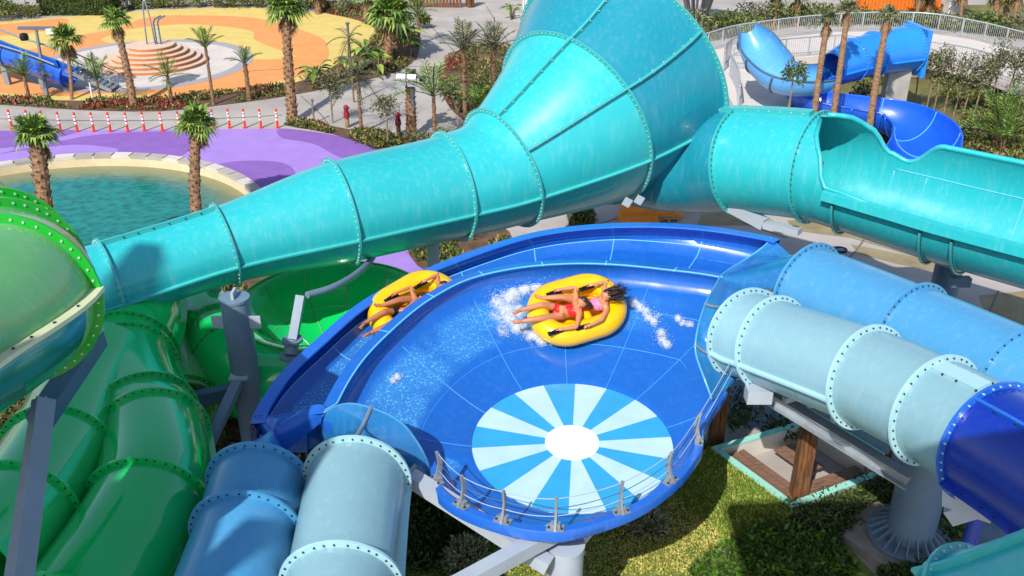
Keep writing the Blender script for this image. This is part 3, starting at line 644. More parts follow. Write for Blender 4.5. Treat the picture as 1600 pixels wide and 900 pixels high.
# ------------------------------------------------------------------ steelwork
def column(name, label, top, dia, m, base_plate=True, cap=True, gus=0, zb=0):
    o = thing(name, label, 'column', (top.x, top.y, 0)); r = dia/2
    g = MB().lathe((top.x, top.y, 0), [(r, .02+zb), (r, top.z)], 36, capb=True); g.build('shaft', m, o, 40)
    if base_plate:
        MB().lathe((top.x, top.y, 0), [(r*.98, .05+zb), (r*1.75, .05+zb), (r*1.75, .11+zb), (r*.98, .12+zb)], 36).build('base_plate', m, o, 30)
    for k in range(gus):
        a = 2*pi*k/gus; d = Vector((cos(a), sin(a), 0)); e = Vector((-sin(a), cos(a), 0)); c = Vector((top.x, top.y, .11+zb)); g = MB()
        tri = [c+d*r*.99, c+d*r*1.68, c+d*r*1.68+Vector((0, 0, .05)), c+d*r*.99+Vector((0, 0, .30))]
        g.loft([[p-e*.012 for p in tri], [p+e*.012 for p in tri]], closed=True, capa=True, capb=True); recalc(g.build('gusset', m, o, 20))
    if cap:
        g = MB().lathe((top.x, top.y, top.z), [(r*1.06, -.03), (r*1.06, .03), (.01, .035)], 36); g.build('cap_plate', m, o, 30)
    return o
tp_ = P(366, 466, 21.4)
c1 = column('steel_column', 'tall grey steel column under the turquoise tube beside the green slides', tp_, .64, STEEL_B)
for sx in (-1, 1):
    g = MB(); g.box(tp_+Vector((sx*.42, -.1, -.55)), .26, .04, .3); g.build('lug', STEEL_P, c1, 20)
g = MB(); g.box(tp_+Vector((0, 0, .10)), .06, .3, .2); g.build('saddle_plate', STEEL_P, c1, 20)
b = thing('brace_beam', 'dark grey box beam running left from the tall column behind the green tube', 'beam', P(360, 600, 22.4)); MB().beam(P(385, 607, 22.3), P(262, 632, 22.0), .26, .3).build('box_section', STEEL_D, b, 20); MB().box(P(372, 604, 22.3), .1, .34, .38).build('end_plate', STEEL_D, b, 20)
b = thing('brace_beam', 'diagonal grey brace leaning down left from the tall column', 'beam', P(375, 592, 22.2)); MB().beam(P(374, 592, 22.0), P(318, 712, 20.8), .24, .16).build('box_section', STEEL_B, b, 20); MB().box(P(374, 588, 22.0), .42, .3, .06).build('end_plate', STEEL_P, b, 20)
b = thing('post_support', 'short grey box post holding a bent pipe arm in front of the green bowl', 'post', P(455, 560, 22.0)); 
MB().beam(P(470, 462, 22.3), P(458, 530, 22.2),   .2, .2, Vector((1, 0, 0))).build('box_post', STEEL_B, b, 20)
MB().pipe([P(457, 530, 22.2), P(454, 553, 22.2)], .16, 14).build('collar', STEEL_B, b, 40)
for q in ((457, 531), (453, 556)): MB().lathe(P(*q, 22.2), [(.02, -.03), (.24, -.03), (.24, .03), (.02, .03)], 20).build('flange_plate', STEEL_B, b, 30)
arm = spline([tuple(P(480, 461, 22.3)), tuple(P(520, 449, 22.9)), tuple(P(557, 428, 24.0)), tuple(P(582, 402, 25.4)), tuple(P(590, 370, 26.6))], 6); MB().pipe(arm, .085, 14).build('pipe_arm', STEEL_B, b, 60)
c2t = P(884, 834, 16.9); c2 = column('steel_column', 'broad pale grey column under the front of the blue bowl', Vector((c2t.x, c2t.y, 2.72)), .66, STEEL_P)
for k, (a_, b_) in enumerate((((640,745,17.4), (858,884,16.7)), ((655,735,18.4), (640,730,18.6)), ((660,945,15.2), (874,828,16.9)), ((790,858,16.2), (862,898,15.9)), ((900,850,17.4), (928,815,17.6)))):
    if k in (1, 3): continue
    lab = ('long grey box beam from the front column up to the pale blue tube', '', 'grey box beam crossing below the front column towards the bottom edge', 'short grey knee brace left of the front column', 'short grey knee brace right of the front column under the lip')[k]
    b = thing('support_beam', lab, 'beam', P(*a_)); MB().beam(P(*a_), P(*b_), .2 if k > 2 else .26, .2 if k > 2 else .26).build('box_section', STEEL_P, b, 20)
    d_ = (P(*b_)-P(*a_)).normalized(); MB().beam(P(*a_)-d_*.05, P(*a_)+d_*.01, .34, .36).build('end_plate', STEEL, b, 20)
c3b = Z(1418, 846, .1); c3 = column('steel_column', 'massive grey column with ribbed base in the shaded lower right', Vector((c3b.x, c3b.y, 4.6)), 1.0, STEEL_B, gus=22, zb=.2)
MB().beam(Vector((c3b.x, c3b.y, 4.55))+Vector((-.9, .2, 0)), Vector((c3b.x, c3b.y, 4.55))+Vector((1.0, -.2, 0)), .3, .25).build('saddle_beam', STEEL_P, c3, 20)
g = MB(); g.box((c3b.x-.1, c3b.y+.05, .0), 2.2, 2.2, .42, Matrix.Rotation(radians(30), 3, 'Z')); o = g.build('column_footing', mat('footing_concrete', (150, 140, 132), .9, .15, 2, .2, 20), None, 20); tag(o, 'square concrete footing below the massive ribbed column', 'footing')
c4t = P(1487, 400, 25.6); column('steel_column', 'dark column under the open turquoise trough at the right', c4t, .72, STEEL_D)
c5t = P(676, 372, 26.3); column('steel_column', 'slim grey column under the middle of the turquoise tube', c5t, .34, STEEL_P)
c6t = P(333, 440, 25.2); column('steel_column', 'grey post in the planting behind the tall column', c6t, .36, STEEL_P)
# trough supports on the right
b = thing('support_arm', 'pale tapered steel arm under the collar of the turquoise trough', 'bracket', P(1150, 330, 27.5)); MB().beam(P(1142, 322, 27.4), P(1195, 350, 26.8), .3, .3).build('arm', STEEL_P, b, 20); MB().beam(P(1195, 350, 26.8), P(1250, 362, 26.2), .3, .16).build('arm_tip', STEEL_P, b, 20)
b = thing('support_arm', 'steel bracket plates under the right end of the turquoise trough', 'bracket', P(1490, 410, 24.6)); MB().beam(P(1455, 402, 25.4), P(1500, 418, 24.8), .3, .12).build('plate', STEEL_P, b, 20); MB().box(P(1500, 440, 24.6), .5, .2, .25).build('clamp', STEEL_D, b, 20)
# beam under the pale entry tube
b = thing('support_beam', 'long grey channel beam under the pale entry tube on the right', 'beam', P(1180, 606, 19.6))
MB().ibeam(P(1172, 600, 20.0), P(1420, 752, 18.7), .26, .3, .035).build('channel', STEEL, b, 20)
for q in ((1225, 625, 19.4), (1262, 632, 19.2), (1300, 655, 19.0)): MB().beam(P(*q), P(q[0]+30, q[1]-8, q[2]+.1), .12, .12).build('cross_bar', STEEL_P, b, 20)
MB().beam(P(1250, 618, 19.6), P(1392, 702, 18.9), .16, .2).build('side_rail', STEEL_D, b, 20)
MB().box(P(1185, 616, 19.3), .5, .3, .3).build('bracket_box', STEEL_P, b, 20)
b = thing('support_beam', 'short grey box beam under the navy tube end at the right', 'beam', P(1490, 800, 16.4)); MB().beam(P(1482, 806, 16.4), P(1560, 782, 15.9), .22, .3).build('box_section', STEEL_P, b, 20); MB().beam(P(1485, 760, 15.6), P(1560, 786, 15.0), .5, .5).build('saddle', STEEL_P, b, 20)
pst = P(1530, 795, 16.6); b = thing('steel_post', 'dark blue post standing on the asphalt under the navy tube', 'post', (pst.x, pst.y, 0)); MB().lathe((pst.x, pst.y, 0), [(.13, .03), (.13, pst.z)], 16, capb=True).build('shaft', NAVY, b, 40); MB().box((pst.x, pst.y, .04), .4, .4, .04).build('base_plate', NAVY, b, 20)
# steel strut at the left edge
b = thing('angle_strut', 'blue grey angle strut rising at the lower left edge, lower part pale', 'strut', P(20, 900, 12.0))
MB().beam(P(10, 960, 11.6), P(62, 622, 12.6), .30, .04, Vector((.4, 1, 0))).build('flange_leg', STEEL_B, b, 20)
MB().beam(P(30, 960, 11.5), P(72, 622, 12.5), .04, .26, Vector((.4, 1, 0))).build('web_leg', STEEL_B, b, 20)
# blue grey beam under the bleached tube
b = thing('support_beam', 'blue grey tilted beam below the wide bleached green tube', 'beam', P(90, 600, 14.6)); MB().beam(P(150, 528, 16.6), P(60, 660, 14.8), .34, .3).build('box_section', STEEL_D, b, 20); MB().box(P(148, 512, 16.4), .2, .2, .2).build('end_block', STEEL_P, b, 20)
# timber posts
for px, py, tx, ty, lab in ((1117, 700, 1128, 560, 'weathered timber post touching the right rim of the bowl'), (1243, 796, 1272, 640, 'weathered timber post at the corner of the sunken seating box'), (1374, 730, 1388, 640, 'weathered timber post behind the massive ribbed column')):
    p = Z(px, py, 0); o = thing('timber_post', lab, 'post', (p.x, p.y, 0)); d = (p-CAM).dot(FW); hgt = (P(tx, ty, d*.985).z)
    for i, (x, y) in enumerate(((-.085, -.085), (.085, -.085), (-.085, .085), (.085, .085))):
        g = MB(); rows = []
        for k in range(8):
            z = .0+hgt*k/7; j = Vector((noise.noise((z*1.3, i*7, px))*.012, noise.noise((z*1.7, i*5, px+9))*.012, 0)); rows.append([p+j+Vector((x+ax*.08, y+ay*.08, z)) for ax, ay in ((-1,-1), (1,-1), (1,1), (-1,1))])
        g.loft(rows, closed=True, capb=True); g.build('timber', WOOD, o, 25)
# sunken seating box
CREAM = mat('cream_render', (214, 208, 196), .8, .07, 1.5, .08, 20); MINT = mat('mint_edge_paint', (150, 214, 196), .6, .06, 3)
A_, B_, C_, D_ = Z(1118, 702, .55), Z(1238, 790, .55), Z(1378, 738, .55), Z(1262, 660, .55)
box = thing('seating_box', 'open cream walled seating box with timber benches beside the lawn', 'planter', (B_.x, B_.y, 0))
for p, q in ((A_, B_), (B_, C_), (C_, D_), (D_, A_)):
    p0 = Vector((p.x, p.y, .275)); q0 = Vector((q.x, q.y, .275)); dd = (q0-p0).normalized()
    hh = 1.0 if (p is C_) else .55
    MB().beam(Vector((p.x, p.y, hh/2))+dd*.07, Vector((q.x, q.y, hh/2))+dd*.066, .13, hh).build('wall', CREAM, box, 20)
    MB().beam(Vector((p.x, p.y, hh+.02))+dd*.07, Vector((q.x, q.y, hh+.02))+dd*.066, .17, .04).build('wall_cap', MINT, box, 20)
ins = lambda u, v, z: (A_.lerp(B_, u)).lerp(D_.lerp(C_, u), v) + Vector((0, 0, z-.55))
MB().loft([[ins(.03, .03, .06), ins(.97, .03, .06)], [ins(.03, .97, .06), ins(.97, .97, .06)]]).build('floor', PAVE, box, 0)
for u0, v0, u1, v1, du, dv in ((.06, .08, .9, .08, 0, .075), (.78, .12, .78, .92, .065, 0), (.18, .52, .62, .52, 0, .07)):
    bn = MB()
    for k in range(3):
        g = MB(); p = ins(u0+du*k, v0+dv*k, .40); q = ins(u1+du*k, v1+dv*k, .40); g.beam(p, q, .17, .045); g.build('plank', PLANK, box, 20)
# orange boxes and pallets behind the bowl
OPL = mat('orange_plastic', (236, 138, 34), .5, .08, 3); PALW = mat('pallet_wood', (186, 156, 112), .8, .15, 6, rgb2=(150, 120, 84))
def crate(p, rz, L_, W_, H_, lab):
    o = thing('barrier', lab, 'barrier', (p.x, p.y, p.z), 'orange plastic barriers stacked behind the bowl'); R_ = Matrix.Rotation(rz, 3, 'Z'); U = Vector((0, 0, 1))
    g = MB(); prof = [(-W_/2, 0), (W_/2, 0), (W_/2, H_*.3), (W_*.28, H_*.5), (W_*.22, H_), (-W_*.22, H_), (-W_*.28, H_*.5), (-W_/2, H_*.3)]
    g.loft([[p+R_ @ Vector((x, y, z)) for y, z in prof] for x in (-L_/2, -L_/2*.6, -L_/2*.58, L_/2*.58, L_/2*.6, L_/2)], closed=True, capa=True, capb=True); recalc(g.build('body', OPL, o, 25))
    for x in (-L_*.3, L_*.3): MB().box(p+R_ @ Vector((x, 0, H_+.03)), .16, W_*.3, .06, R_).build('lug', OPL, o, 20)
    for y in (-1, 1): MB().box(p+R_ @ Vector((0, y*(W_/2+.004), H_*.15)), L_*.5, .02, H_*.12, R_).build('recess_panel', OPL, o, 20)
cb = Z(996, 347)
labs = ['nearest orange plastic barrier at the bottom of the stack', 'orange plastic barrier lying on the nearest one', 'orange plastic barrier third from the front of the stack', 'orange plastic barrier at the far end of the stack', 'orange plastic barrier on the second layer behind the front one', 'topmost orange plastic barrier on the pile', 'slanting orange plastic barrier high at the back of the pile', 'orange plastic barrier on the ground nearest the pallets']
for i, (dx, dy, dz, rz) in enumerate(((0, 0, 0, .08), (.12, .12, .42, .02), (.25, 1.0, 0, .1), (.5, 2.0, 0, -.1), (.35, 1.1, .42, .3), (.2, .3, .84, .12), (.9, 1.2, .84, -.15), (1.0, .5, 0, .2))):
    crate(cb+Vector((dx, dy, dz)), rz, 1.5, .7, .42, labs[i])
for i, (px, py, lab) in enumerate(((1043, 342, 'nearest timber pallet beside the orange barriers'), (1040, 334, 'middle timber pallet beside the orange barriers'), (1046, 322, 'farthest timber pallet beside the orange barriers'))):
    p = Z(px, py); o = thing('pallet', lab, 'pallet', (p.x, p.y, 0), 'timber pallets behind the bowl'); R_ = Matrix.Rotation(.2*i, 3, 'Z')
    for k in range(5): MB().box(p+R_ @ Vector((0, -.3+.15*k, .14)), .85, .1, .03, R_).build('board', PALW, o, 20)
    for k in range(3): MB().box(p+R_ @ Vector((-.37+.37*k, 0, .06)), .1, .7, .1, R_).build('bearer', PALW, o, 20)
# ------------------------------------------------------------------ slides in the background
def chute(root, st, a0, a1, m, name='chute', th=.05, joints=(), rim=.05, rim_m=None, jm=CAULK):
    sm = spline([tuple(P(a, b, d))+(r,) for a, b, d, r in st], PER); fr_ = frames(sm); rows = []
    for f in fr_: rows.append(ring(f, a0, a1, 24, 0, False) + ring(f, a0, a1, 24, -th, False)[::-1])
    g = MB(); g.loft(rows, closed=True, capa=True, capb=True); recalc(g.build(name, m, root, 50))
    for i in (0, 24): MB().pipe([r[i] for r in rows], rim, 6).build('rim', rim_m or m, root, 180)
    for j in joints: MB().pipe(ring(fr_[int(j*PER)], a0, a1, 24, -th-.004, False), .022, 5).build('panel_joint', jm, root, 180); 
    for j in joints:
        f = fr_[int(j*PER)]; MB().pipe(ring(f, a0, a1, 24, .03, False), .05, 5).build('rib', rim_m or m, root, 180)
    return fr_
BACKB = glass_fibre('mid_blue_gelcoat', (40, 140, 230), (34, 126, 220), .1)
DEEPB = glass_fibre('deep_blue_gelcoat', (24, 96, 214), (20, 84, 204), .06)
ICE = glass_fibre('ice_blue_gelcoat', (92, 164, 222), (80, 154, 216), .25)
s1 = thing('body_slide', 'ice blue steep open chute rising at the top right by the railing', 'water slide', Z(1215, 150))
chute(s1, [(1168,42,46.5,.45), (1180,62,46.0,.85), (1196,88,45.2,1.0), (1222,112,44.6,1.0), (1258,120,44.4,.9), (1290,118,44.6,.8)], -205, 0, ICE, joints=(1, 2, 3), rim_m=STEEL_D)
s2 = thing('body_slide', 'mid blue covered slide that curls back into a deep blue open trough, top right', 'water slide', Z(1370, 130))
tube_slide('x', '', '', [(1300,106,45.6,.72), (1332,93,46.2,.95), (1375,83,46.8,1.05), (1420,76,47.4,1.12)], [1, 1.7, 3], BACKB, BACKB, BOLT_W, seams=(-15,), root=s2, rf=.1)
chute(s2, [(1345,96,46.4,.8), (1300,110,46.4,.8), (1266,122,46.3,.85), (1258,138,45.8,.95), (1300,153,45.2,1.1), (1350,160,45.0,1.25), (1408,170,44.4,1.36), (1446,194,42.7,1.4), (1444,228,40.4,1.4), (1412,262,38.1,1.4), (1370,300,35.8,1.4)], -178, -2, DEEPB, joints=(4.5, 5.5, 6.4, 7.3))
p = P(1402, 120, 47.6); g = MB().box((p.x, p.y, p.z/2+.2), 1.1, .6, p.z+.4, None); o = g.build('concrete_pier', mat('pier_concrete', (170, 166, 160), .85, .1, 2), None, 20); tag(o, 'plain concrete pier below the end of the covered blue slide', 'pier')
p = P(1424, 78, 47.6); g = MB(); g.box(p+Vector((.25, .2, 0)), .25, 2.4, 2.3, Matrix.Rotation(.1, 3, 'Z')); g.build('end_wall', BACKB, s2, 20)
# slide at the splash plaza
s3 = thing('body_slide', 'blue half pipe slide running down to the splash pad at far left', 'water slide', Z(60, 120))
f3 = chute(s3, [(-80,44,55.0,.75), (0,78,53.8,.75), (60,98,53.2,.75), (108,117,52.8,.75)], -190, 40, DEEPB, joints=(1.3,), rim_m=STEEL_D)
for sd_ in (-1, 1):
    MB().pipe([f[0]+f[3]*sd_*.85+Vector((0, 0, .75)) for f in f3], .05, 6).build('hand_rail', STEEL, s3, 180)
for k in (8, 16, 22):
    q = f3[k][0]; MB().beam(Vector((q.x, q.y, 0)), q-Vector((0, 0, .6)), .3, .3, Vector((1, 0, 0))).build('leg', STEEL, s3, 20)
st = thing('metal_stair', 'grey metal stair beside the end of the blue half pipe slide', 'stair', Z(150, 135))
a_, b_ = P(108, 106, 53.6), Z(180, 138, .1)
for sd_ in (-.55, .55):
    q = Vector((0, sd_, 0)); MB().beam(a_+q, b_+q, .08, .2).build('stringer', STEEL, st, 20); MB().pipe([a_+q+Vector((0, 0, .8)), b_+q+Vector((0, 0, .8))], .035, 6).build('hand_rail', STEEL, st, 180)
    for k in range(4): r_ = a_.lerp(b_, k/3)+q; MB().pipe([r_, r_+Vector((0, 0, .8))], .03, 6).build('baluster', STEEL, st, 180)
for k in range(9): MB().box(a_.lerp(b_, (k+.5)/9), .3, 1.1, .05).build('tread', STEEL, st, 20)
# round stepped mound with play fountain
STEPB = mat('step_riser_brown', (186, 122, 74), .8, .08, 2); STEPT = mat('step_tread_stone', (214, 184, 160), .8, .06, 2)
mc = Z(241, 96, .1); R0 = 71/1500*Z(241, 96).y*1.12
md = thing('stepped_mound', 'round brown stepped mound in the middle of the splash pad', 'steps', (mc.x, mc.y, .02))
for k in range(6):
    r = R0*(1-.115*k); c = Vector((mc.x, mc.y+.28*k*0, .02+.19*k)); g = MB(); g.lathe(c, [(r, 0), (r, .188)], 56, mi=0); g.lathe(c, [(r+.02, .15), (r+.02, .19), (r-1.2 if k < 5 else .02, .191)], 56, mi=1); g.build('step', [STEPB, STEPT], md, 30)
top = Vector((mc.x, mc.y, 1.16)); ft = thing('play_fountain', 'slim grey pipe spray frame standing on the stepped mound', 'fountain', top)
arch = [top+Vector((-.25+.5*u, 0, 2.6*sin(pi*u)**.6)) for u in [k/12 for k in range(13)]]
MB().pipe(arch, .045, 8).build('arch_pipe', STEEL, ft, 180)
for x in (.35, .6): MB().pipe([top+Vector((x, 0, 0)), top+Vector((x, 0, 1.3)), top+Vector((x+.1, 0, 1.5)), top+Vector((x+.5, 0, 1.7))], .05, 8).build('spout', STEEL_D, ft, 60)
MB().pipe([top+Vector((-1.6, -.6, -.4)), top+Vector((.6, -.5, -.3))], .07, 8).build('feed_pipe', STEEL, ft, 60)
for k in range(5): MB().pipe([top+Vector((.3, 0, .2+.25*k)), top+Vector((.66, 0, .2+.25*k))], .03, 6).build('rung', STEEL, ft, 60)
# raised walkway with railings
DECK = mat('pale_deck_concrete', (206, 196, 188), .8, .06, 1.0, .1, 20); DZ = 1.2
WALLP = mat('pinkish_render', (200, 176, 164), .8, .07, 1.2)
ol = [(1078,92), (1110,80), (1165,66), (1300,50), (1430,48), (1520,62), (1625,90), (1800,150), (1800,230), (1625,150), (1520,108), (1430,92), (1300,86), (1225,92), (1195,98), (1158,104), (1190,116), (1215,134), (1230,156), (1236,185), (1160,190), (1138,150), (1128,118), (1095,118)]
pts = [Z(x, y, DZ) for x, y in ol]
deck = sheet('walkway', [(p.x, p.y) for p in pts], DZ, DECK); 
g = MB(); g.loft([[Vector((p.x, p.y, DZ-.002)) for p in pts], [Vector((p.x, p.y, DZ-.45)) for p in pts]], closed=True); o = g.build('walkway_edge', DECK, None, 0, 'structure')
pin = [Z(x, y, DZ) for x, y in ((1078,96), (1165,70), (1300,54), (1430,52), (1520,66), (1625,94), (1625,140), (1520,100), (1430,88), (1300,82), (1225,88), (1150,103), (1185,116), (1212,138), (1224,158), (1230,180), (1165,185), (1142,150), (1132,116), (1098,114))]
g = MB(); g.loft([[Vector((p.x, p.y, DZ-.45)) for p in pin], [Vector((p.x, p.y, 0)) for p in pin]], closed=True); g.build('walkway_wall', WALLP, None, 0, 'structure')
RAIL = mat('railing_steel', (186, 190, 194), .4, .06, 3, metal=.4)
def railing(lab, line, z, h=1.1, step=.14, post=1.6):
    p_ = [Vector(q) for q in spline([tuple(Z(x, y, z)) for x, y in line], 8)]
    o = thing('railing', lab, 'railing', tuple(p_[0])); up = Vector((0, 0, 1))
    for zz, nm in ((h, 'top_rail'), (.1, 'bottom_rail')): MB().pipe([q+up*zz for q in p_], .045 if zz == h else .025, 6).build(nm, RAIL, o, 180)
    L = 0; nb = 0; npst = 0; b = MB()
    for q0, q1 in zip(p_[:-1], p_[1:]):
        seg = (q1-q0).length; d = 0
        while L+seg >= nb:
            q = q0.lerp(q1, max(0, min(1, (nb-L)/max(seg, 1e-6)))); nb += step
            b.add([q+Vector((x, y, zz)) for zz in (.1, h-.03) for x, y in ((-.012, -.012), (.012, -.012), (0, .014))], [(0,1,4,3), (1,2,5,4), (2,0,3,5)])
        while L+seg >= npst:
            q = q0.lerp(q1, max(0, min(1, (npst-L)/max(seg, 1e-6)))); npst += post; MB().box(q+up*(h/2), .07, .07, h).build('post', RAIL, o, 20)
        L += seg
    b.build('baluster', RAIL, o, 0, kind='stuff'); return o
railing('long pale steel railing along the far edge of the raised walkway', [(1082,88), (1110,79), (1165,65), (1300,49), (1430,47), (1520,61), (1625,89), (1700,112)], DZ)
railing('pale steel railing along the near edge of the walkway behind the blue slides', [(1196,97), (1225,91), (1300,85), (1345,86)], DZ)
railing('pale steel railing before the green shrubs at the right of the walkway', [(1440,94), (1520,109), (1625,151), (1700,190)], DZ)
railing('curved steel railing looping round the landing by the ice blue chute', [(1176,90), (1148,88), (1132,98), (1130,112)], DZ)
railing('curved steel railing sweeping down beside the footpath ramp', [(1145,105), (1175,111), (1205,126), (1224,146), (1232,182)], DZ)
railing('short steel railing on the inner side of the footpath ramp', [(1140,118), (1150,140), (1153,170)], DZ)
# ------------------------------------------------------------------ rafts and riders
def raft_frame(c, n_, pa, pb):
    def hit(px, py):
        r = ray(px, py); return CAM + r*((c-CAM).dot(n_)/r.dot(n_))
    x = hit(*pb)-hit(*pa); x = (x-n_*x.dot(n_)).normalized(); y = n_.cross(x)
    return Matrix(((x.x, y.x, n_.x, c.x), (x.y, y.y, n_.y, c.y), (x.z, y.z, n_.z, c.z), (0, 0, 0, 1)))
def on_floor(px, py):
    best = None
    for t in range(20, 200, 2):
        for k in range(20, 100, 3):
            q = floor_pt(t, k/100); r = q-CAM; z = r.dot(FW); u = 800+FPX*r.dot(RT)/z; v = 450-FPX*r.dot(UPV)/z; e = (u-px)**2+(v-py)**2
            if best is None or e < best[0]: best = (e, t, k/100)
    return best[1], best[2]
RL, RW, RR = 1.16, .87, .265
def raft(M_, lab, grp, hpos):
    o = bpy.data.objects.new('raft', None); col.objects.link(o); o.matrix_world = M_; tag(o, lab, 'inflatable raft', grp)
    a, b, cr = RL-RR, RW-RR, RW-RR-.04; path = []
    for cx, cy, a0 in ((a-cr, b-cr, 0), (-(a-cr), b-cr, 90), (-(a-cr), -(b-cr), 180), (a-cr, -(b-cr), 270)):
        for k in range(10): t = radians(a0+90*k/9); path.append(Vector((cx+cr*cos(t), cy+cr*sin(t), RR+.02)))
    pts = [];
    for i in range(len(path)):
        p, q = path[i], path[(i+1) % len(path)]; m_ = max(1, int((q-p).length/.09)); pts += [p.lerp(q, k/m_) for k in range(m_)]
    rows = []; n = len(pts)
    for i in range(n):
        t = (pts[(i+1) % n]-pts[i-1]).normalized(); s_ = t.cross(Vector((0, 0, 1))); rows.append([pts[i]+s_*cos(2*pi*k/18)*RR+Vector((0, 0, sin(2*pi*k/18)*RR)) for k in range(18)])
    MB().loft(rows, closed=True, rowclosed=True).build('tube', YELLOW, o, 180, local=True)
    MB().box((0, 0, .10), 2*(a-.02), 2*(b-.02), .10).build('floor', YELLOW, o, 30, local=True)
    g = MB().pipe([(.12, -b+.05, .26), (.12, -b*.4, .30), (.12, b*.4, .30), (.12, b-.05, .26)], .13, 12); g.build('backrest', YELLOW, o, 60, local=True)
    MB().pipe([(a-.1, -.25, .5), (a-.06, 0, .54), (a-.1, .25, .5)], .13, 12).build('pillow', YELLOW, o, 60, local=True)
    hs = []
    for q_ in hpos:
        x, y = q_.x-.05, max(-b-.06, min(b+.06, q_.y)); z = 2*RR+.035; g = MB(); g.box((x, y, z-.012), .36, .10, .025); g.pipe([(x-.14, y, z), (x-.10, y, z+.055), (x+.10, y, z+.055), (x+.14, y, z)], .02, 8); g.build('handle', RUBBER, o, 30, local=True); hs.append((x, y, z+.05))
    for k in range(2): MB().lathe((.83+.07*k, .40-.05*k, 2*RR-.03), [(.03, 0), (.03, .03), (.012, .035)], 10, capb=True).build('valve', RUBBER, o, 30, local=True)
    return o, hs
SKIN = mat('tanned_skin', (204, 136, 98), .38, .08, 6, .02, 30, rgb2=(184, 116, 80), coat=.15); SKIN2 = mat('bronzed_skin', (186, 120, 84), .38, .08, 6, .02, 30, rgb2=(164, 100, 68), coat=.15)
HAIR = mat('dark_brown_hair', (46, 30, 24), .4, .2, 20, .2, 60, stretch=(1, 1, 1)); RED = mat('red_swim_fabric', (224, 30, 34), .5, .05, 10); PINK = mat('pink_swim_fabric', (242, 130, 178), .5, .05, 10); BLK = mat('black_shorts_fabric', (24, 24, 28), .6, .05, 10); LIME = mat('lime_shirt_fabric', (96, 172, 34), .6, .06, 8)
EYE = mat('dark_eye', (26, 18, 16), .2, .02, 5); LIP = mat('lip_red', (186, 74, 72), .4, .05, 5); TEETH = mat('teeth_white', (240, 236, 230), .3, .02, 5); BRONZE = HAIR
def person(M_, lab, J, hands, skin, clothes, face, hair, grp, k=1.3, male=False):
    """J: joints in raft space; one skinned surface for the body"""
    o = bpy.data.objects.new('person', None); col.objects.link(o); o.matrix_world = M_ @ Matrix.Translation(J['pelvis']); tag(o, lab, 'person', grp)
    J = {a: Vector(b)-Vector(J['pelvis']) for a, b in J.items()}; hd = [Vector(h) for h in hands]
    f = Vector(face).normalized()*.5 + (M_.to_3x3().inverted() @ (CAM-M_.translation)).normalized()*.75; up = (J['head']-J['neck']).normalized(); f = (f-up*f.dot(up)).normalized(); sd_ = up.cross(f)
    V = []; E = []; R = []; 
    def v(p, r): V.append(Vector(p)); R.append(r*k); return len(V)-1
    def chain(i, lst):
        for p, r in lst: j = v(p, r); E.append((i, j)); i = j
        return i
    sp = lambda a, b, u: J[a].lerp(J[b], u)
    pe = v(J['pelvis'], .128 if not male else .125)
    wa = chain(pe, [(J['waist'], .108 if not male else .125)]); ch = chain(wa, [(J['chest'], .128 if not male else .15)])
    uc = chain(ch, [(sp('chest', 'neck', .6), .095)]); nk = chain(uc, [(J['neck'], .05)])
    h0 = J['head']; chain(nk, [(h0-up*.085+f*.012, .062), (h0-up*.035+f*.03, .088), (h0+up*.04+f*.005, .098), (h0+up*.095, .06)])
    for s in ('u', 'l'):
        a = J['sh'+s]; chain(uc, [(a, .062 if not male else .07), (sp('sh'+s, 'el'+s, .45), .048), (J['el'+s], .038), (sp('el'+s, 'wr'+s, .4), .037), (J['wr'+s], .025), (sp('wr'+s, 'ha'+s, .6), .036), (J['ha'+s], .03)])
        chain(pe, [(J['hi'+s], .092), (sp('hi'+s, 'kn'+s, .45), .080), (J['kn'+s], .056), (sp('kn'+s, 'an'+s, .35), .055), (J['an'+s], .034), (sp('an'+s, 'to'+s, .45), .036), (J['to'+s], .022)])
    me = bpy.data.meshes.new('body'); me.from_pydata([tuple(p) for p in V], E, []); b = bpy.data.objects.new('body', me); col.objects.link(b)
    sk = b.modifiers.new('skin', 'SKIN'); sk.use_smooth_shade = True; sub = b.modifiers.new('sub', 'SUBSURF'); sub.levels = sub.render_levels = 2
    for i, d in enumerate(me.skin_vertices[0].data): d.radius = (R[i], R[i]); d.use_root = (i == 0)
    dg = bpy.context.evaluated_depsgraph_get(); nm = bpy.data.meshes.new_from_object(b.evaluated_get(dg)); b.modifiers.clear(); b.data = nm; nm.name = 'body'
    bm = bmesh.new(); bm.from_mesh(nm)
    # fingers curl over the grips, toes at the feet, nose and ears
    ex = MB()
    for s in ('u', 'l'):
        w_, h_ = J['wr'+s], J['ha'+s]; d = (h_-w_).normalized(); n_ = Vector((0, 0, 1)); q = d.cross(n_).normalized(); n_ = q.cross(d)
        for i in range(4):
            of = q*(-.027+.018*i); ln = (.062, .072, .068, .052)[i]; p = h_+of+d*.012+n_*.006
            ex.pipe([p-d*.02, p+d*ln*.45+n_*.008, p+d*ln*.8-n_*.018, p+d*ln*.72-n_*.045], [.0105, .0095, .0085, .006], 6)
        ex.pipe([w_.lerp(h_, .5)+q*.03, h_-q*-.045+d*.0, h_+q*.05+d*.03-n_*.015], [.013, .011, .007], 6)
        a_, t_ = J['an'+s], J['to'+s]; d = (t_-a_).normalized(); q = d.cross(Vector((0, 0, 1))).normalized()
        for i in range(5): p = t_+q*(-.03+.015*i); ex.pipe([p-d*.02, p+d*.02, p+d*(.04-.004*abs(i-1))], [.012, .011, .006], 6)
    hc = h0
    ex.pipe([hc+f*.105+up*.02, hc+f*.128-up*.022, hc+f*.108-up*.032], [.010, .017, .012], 6)
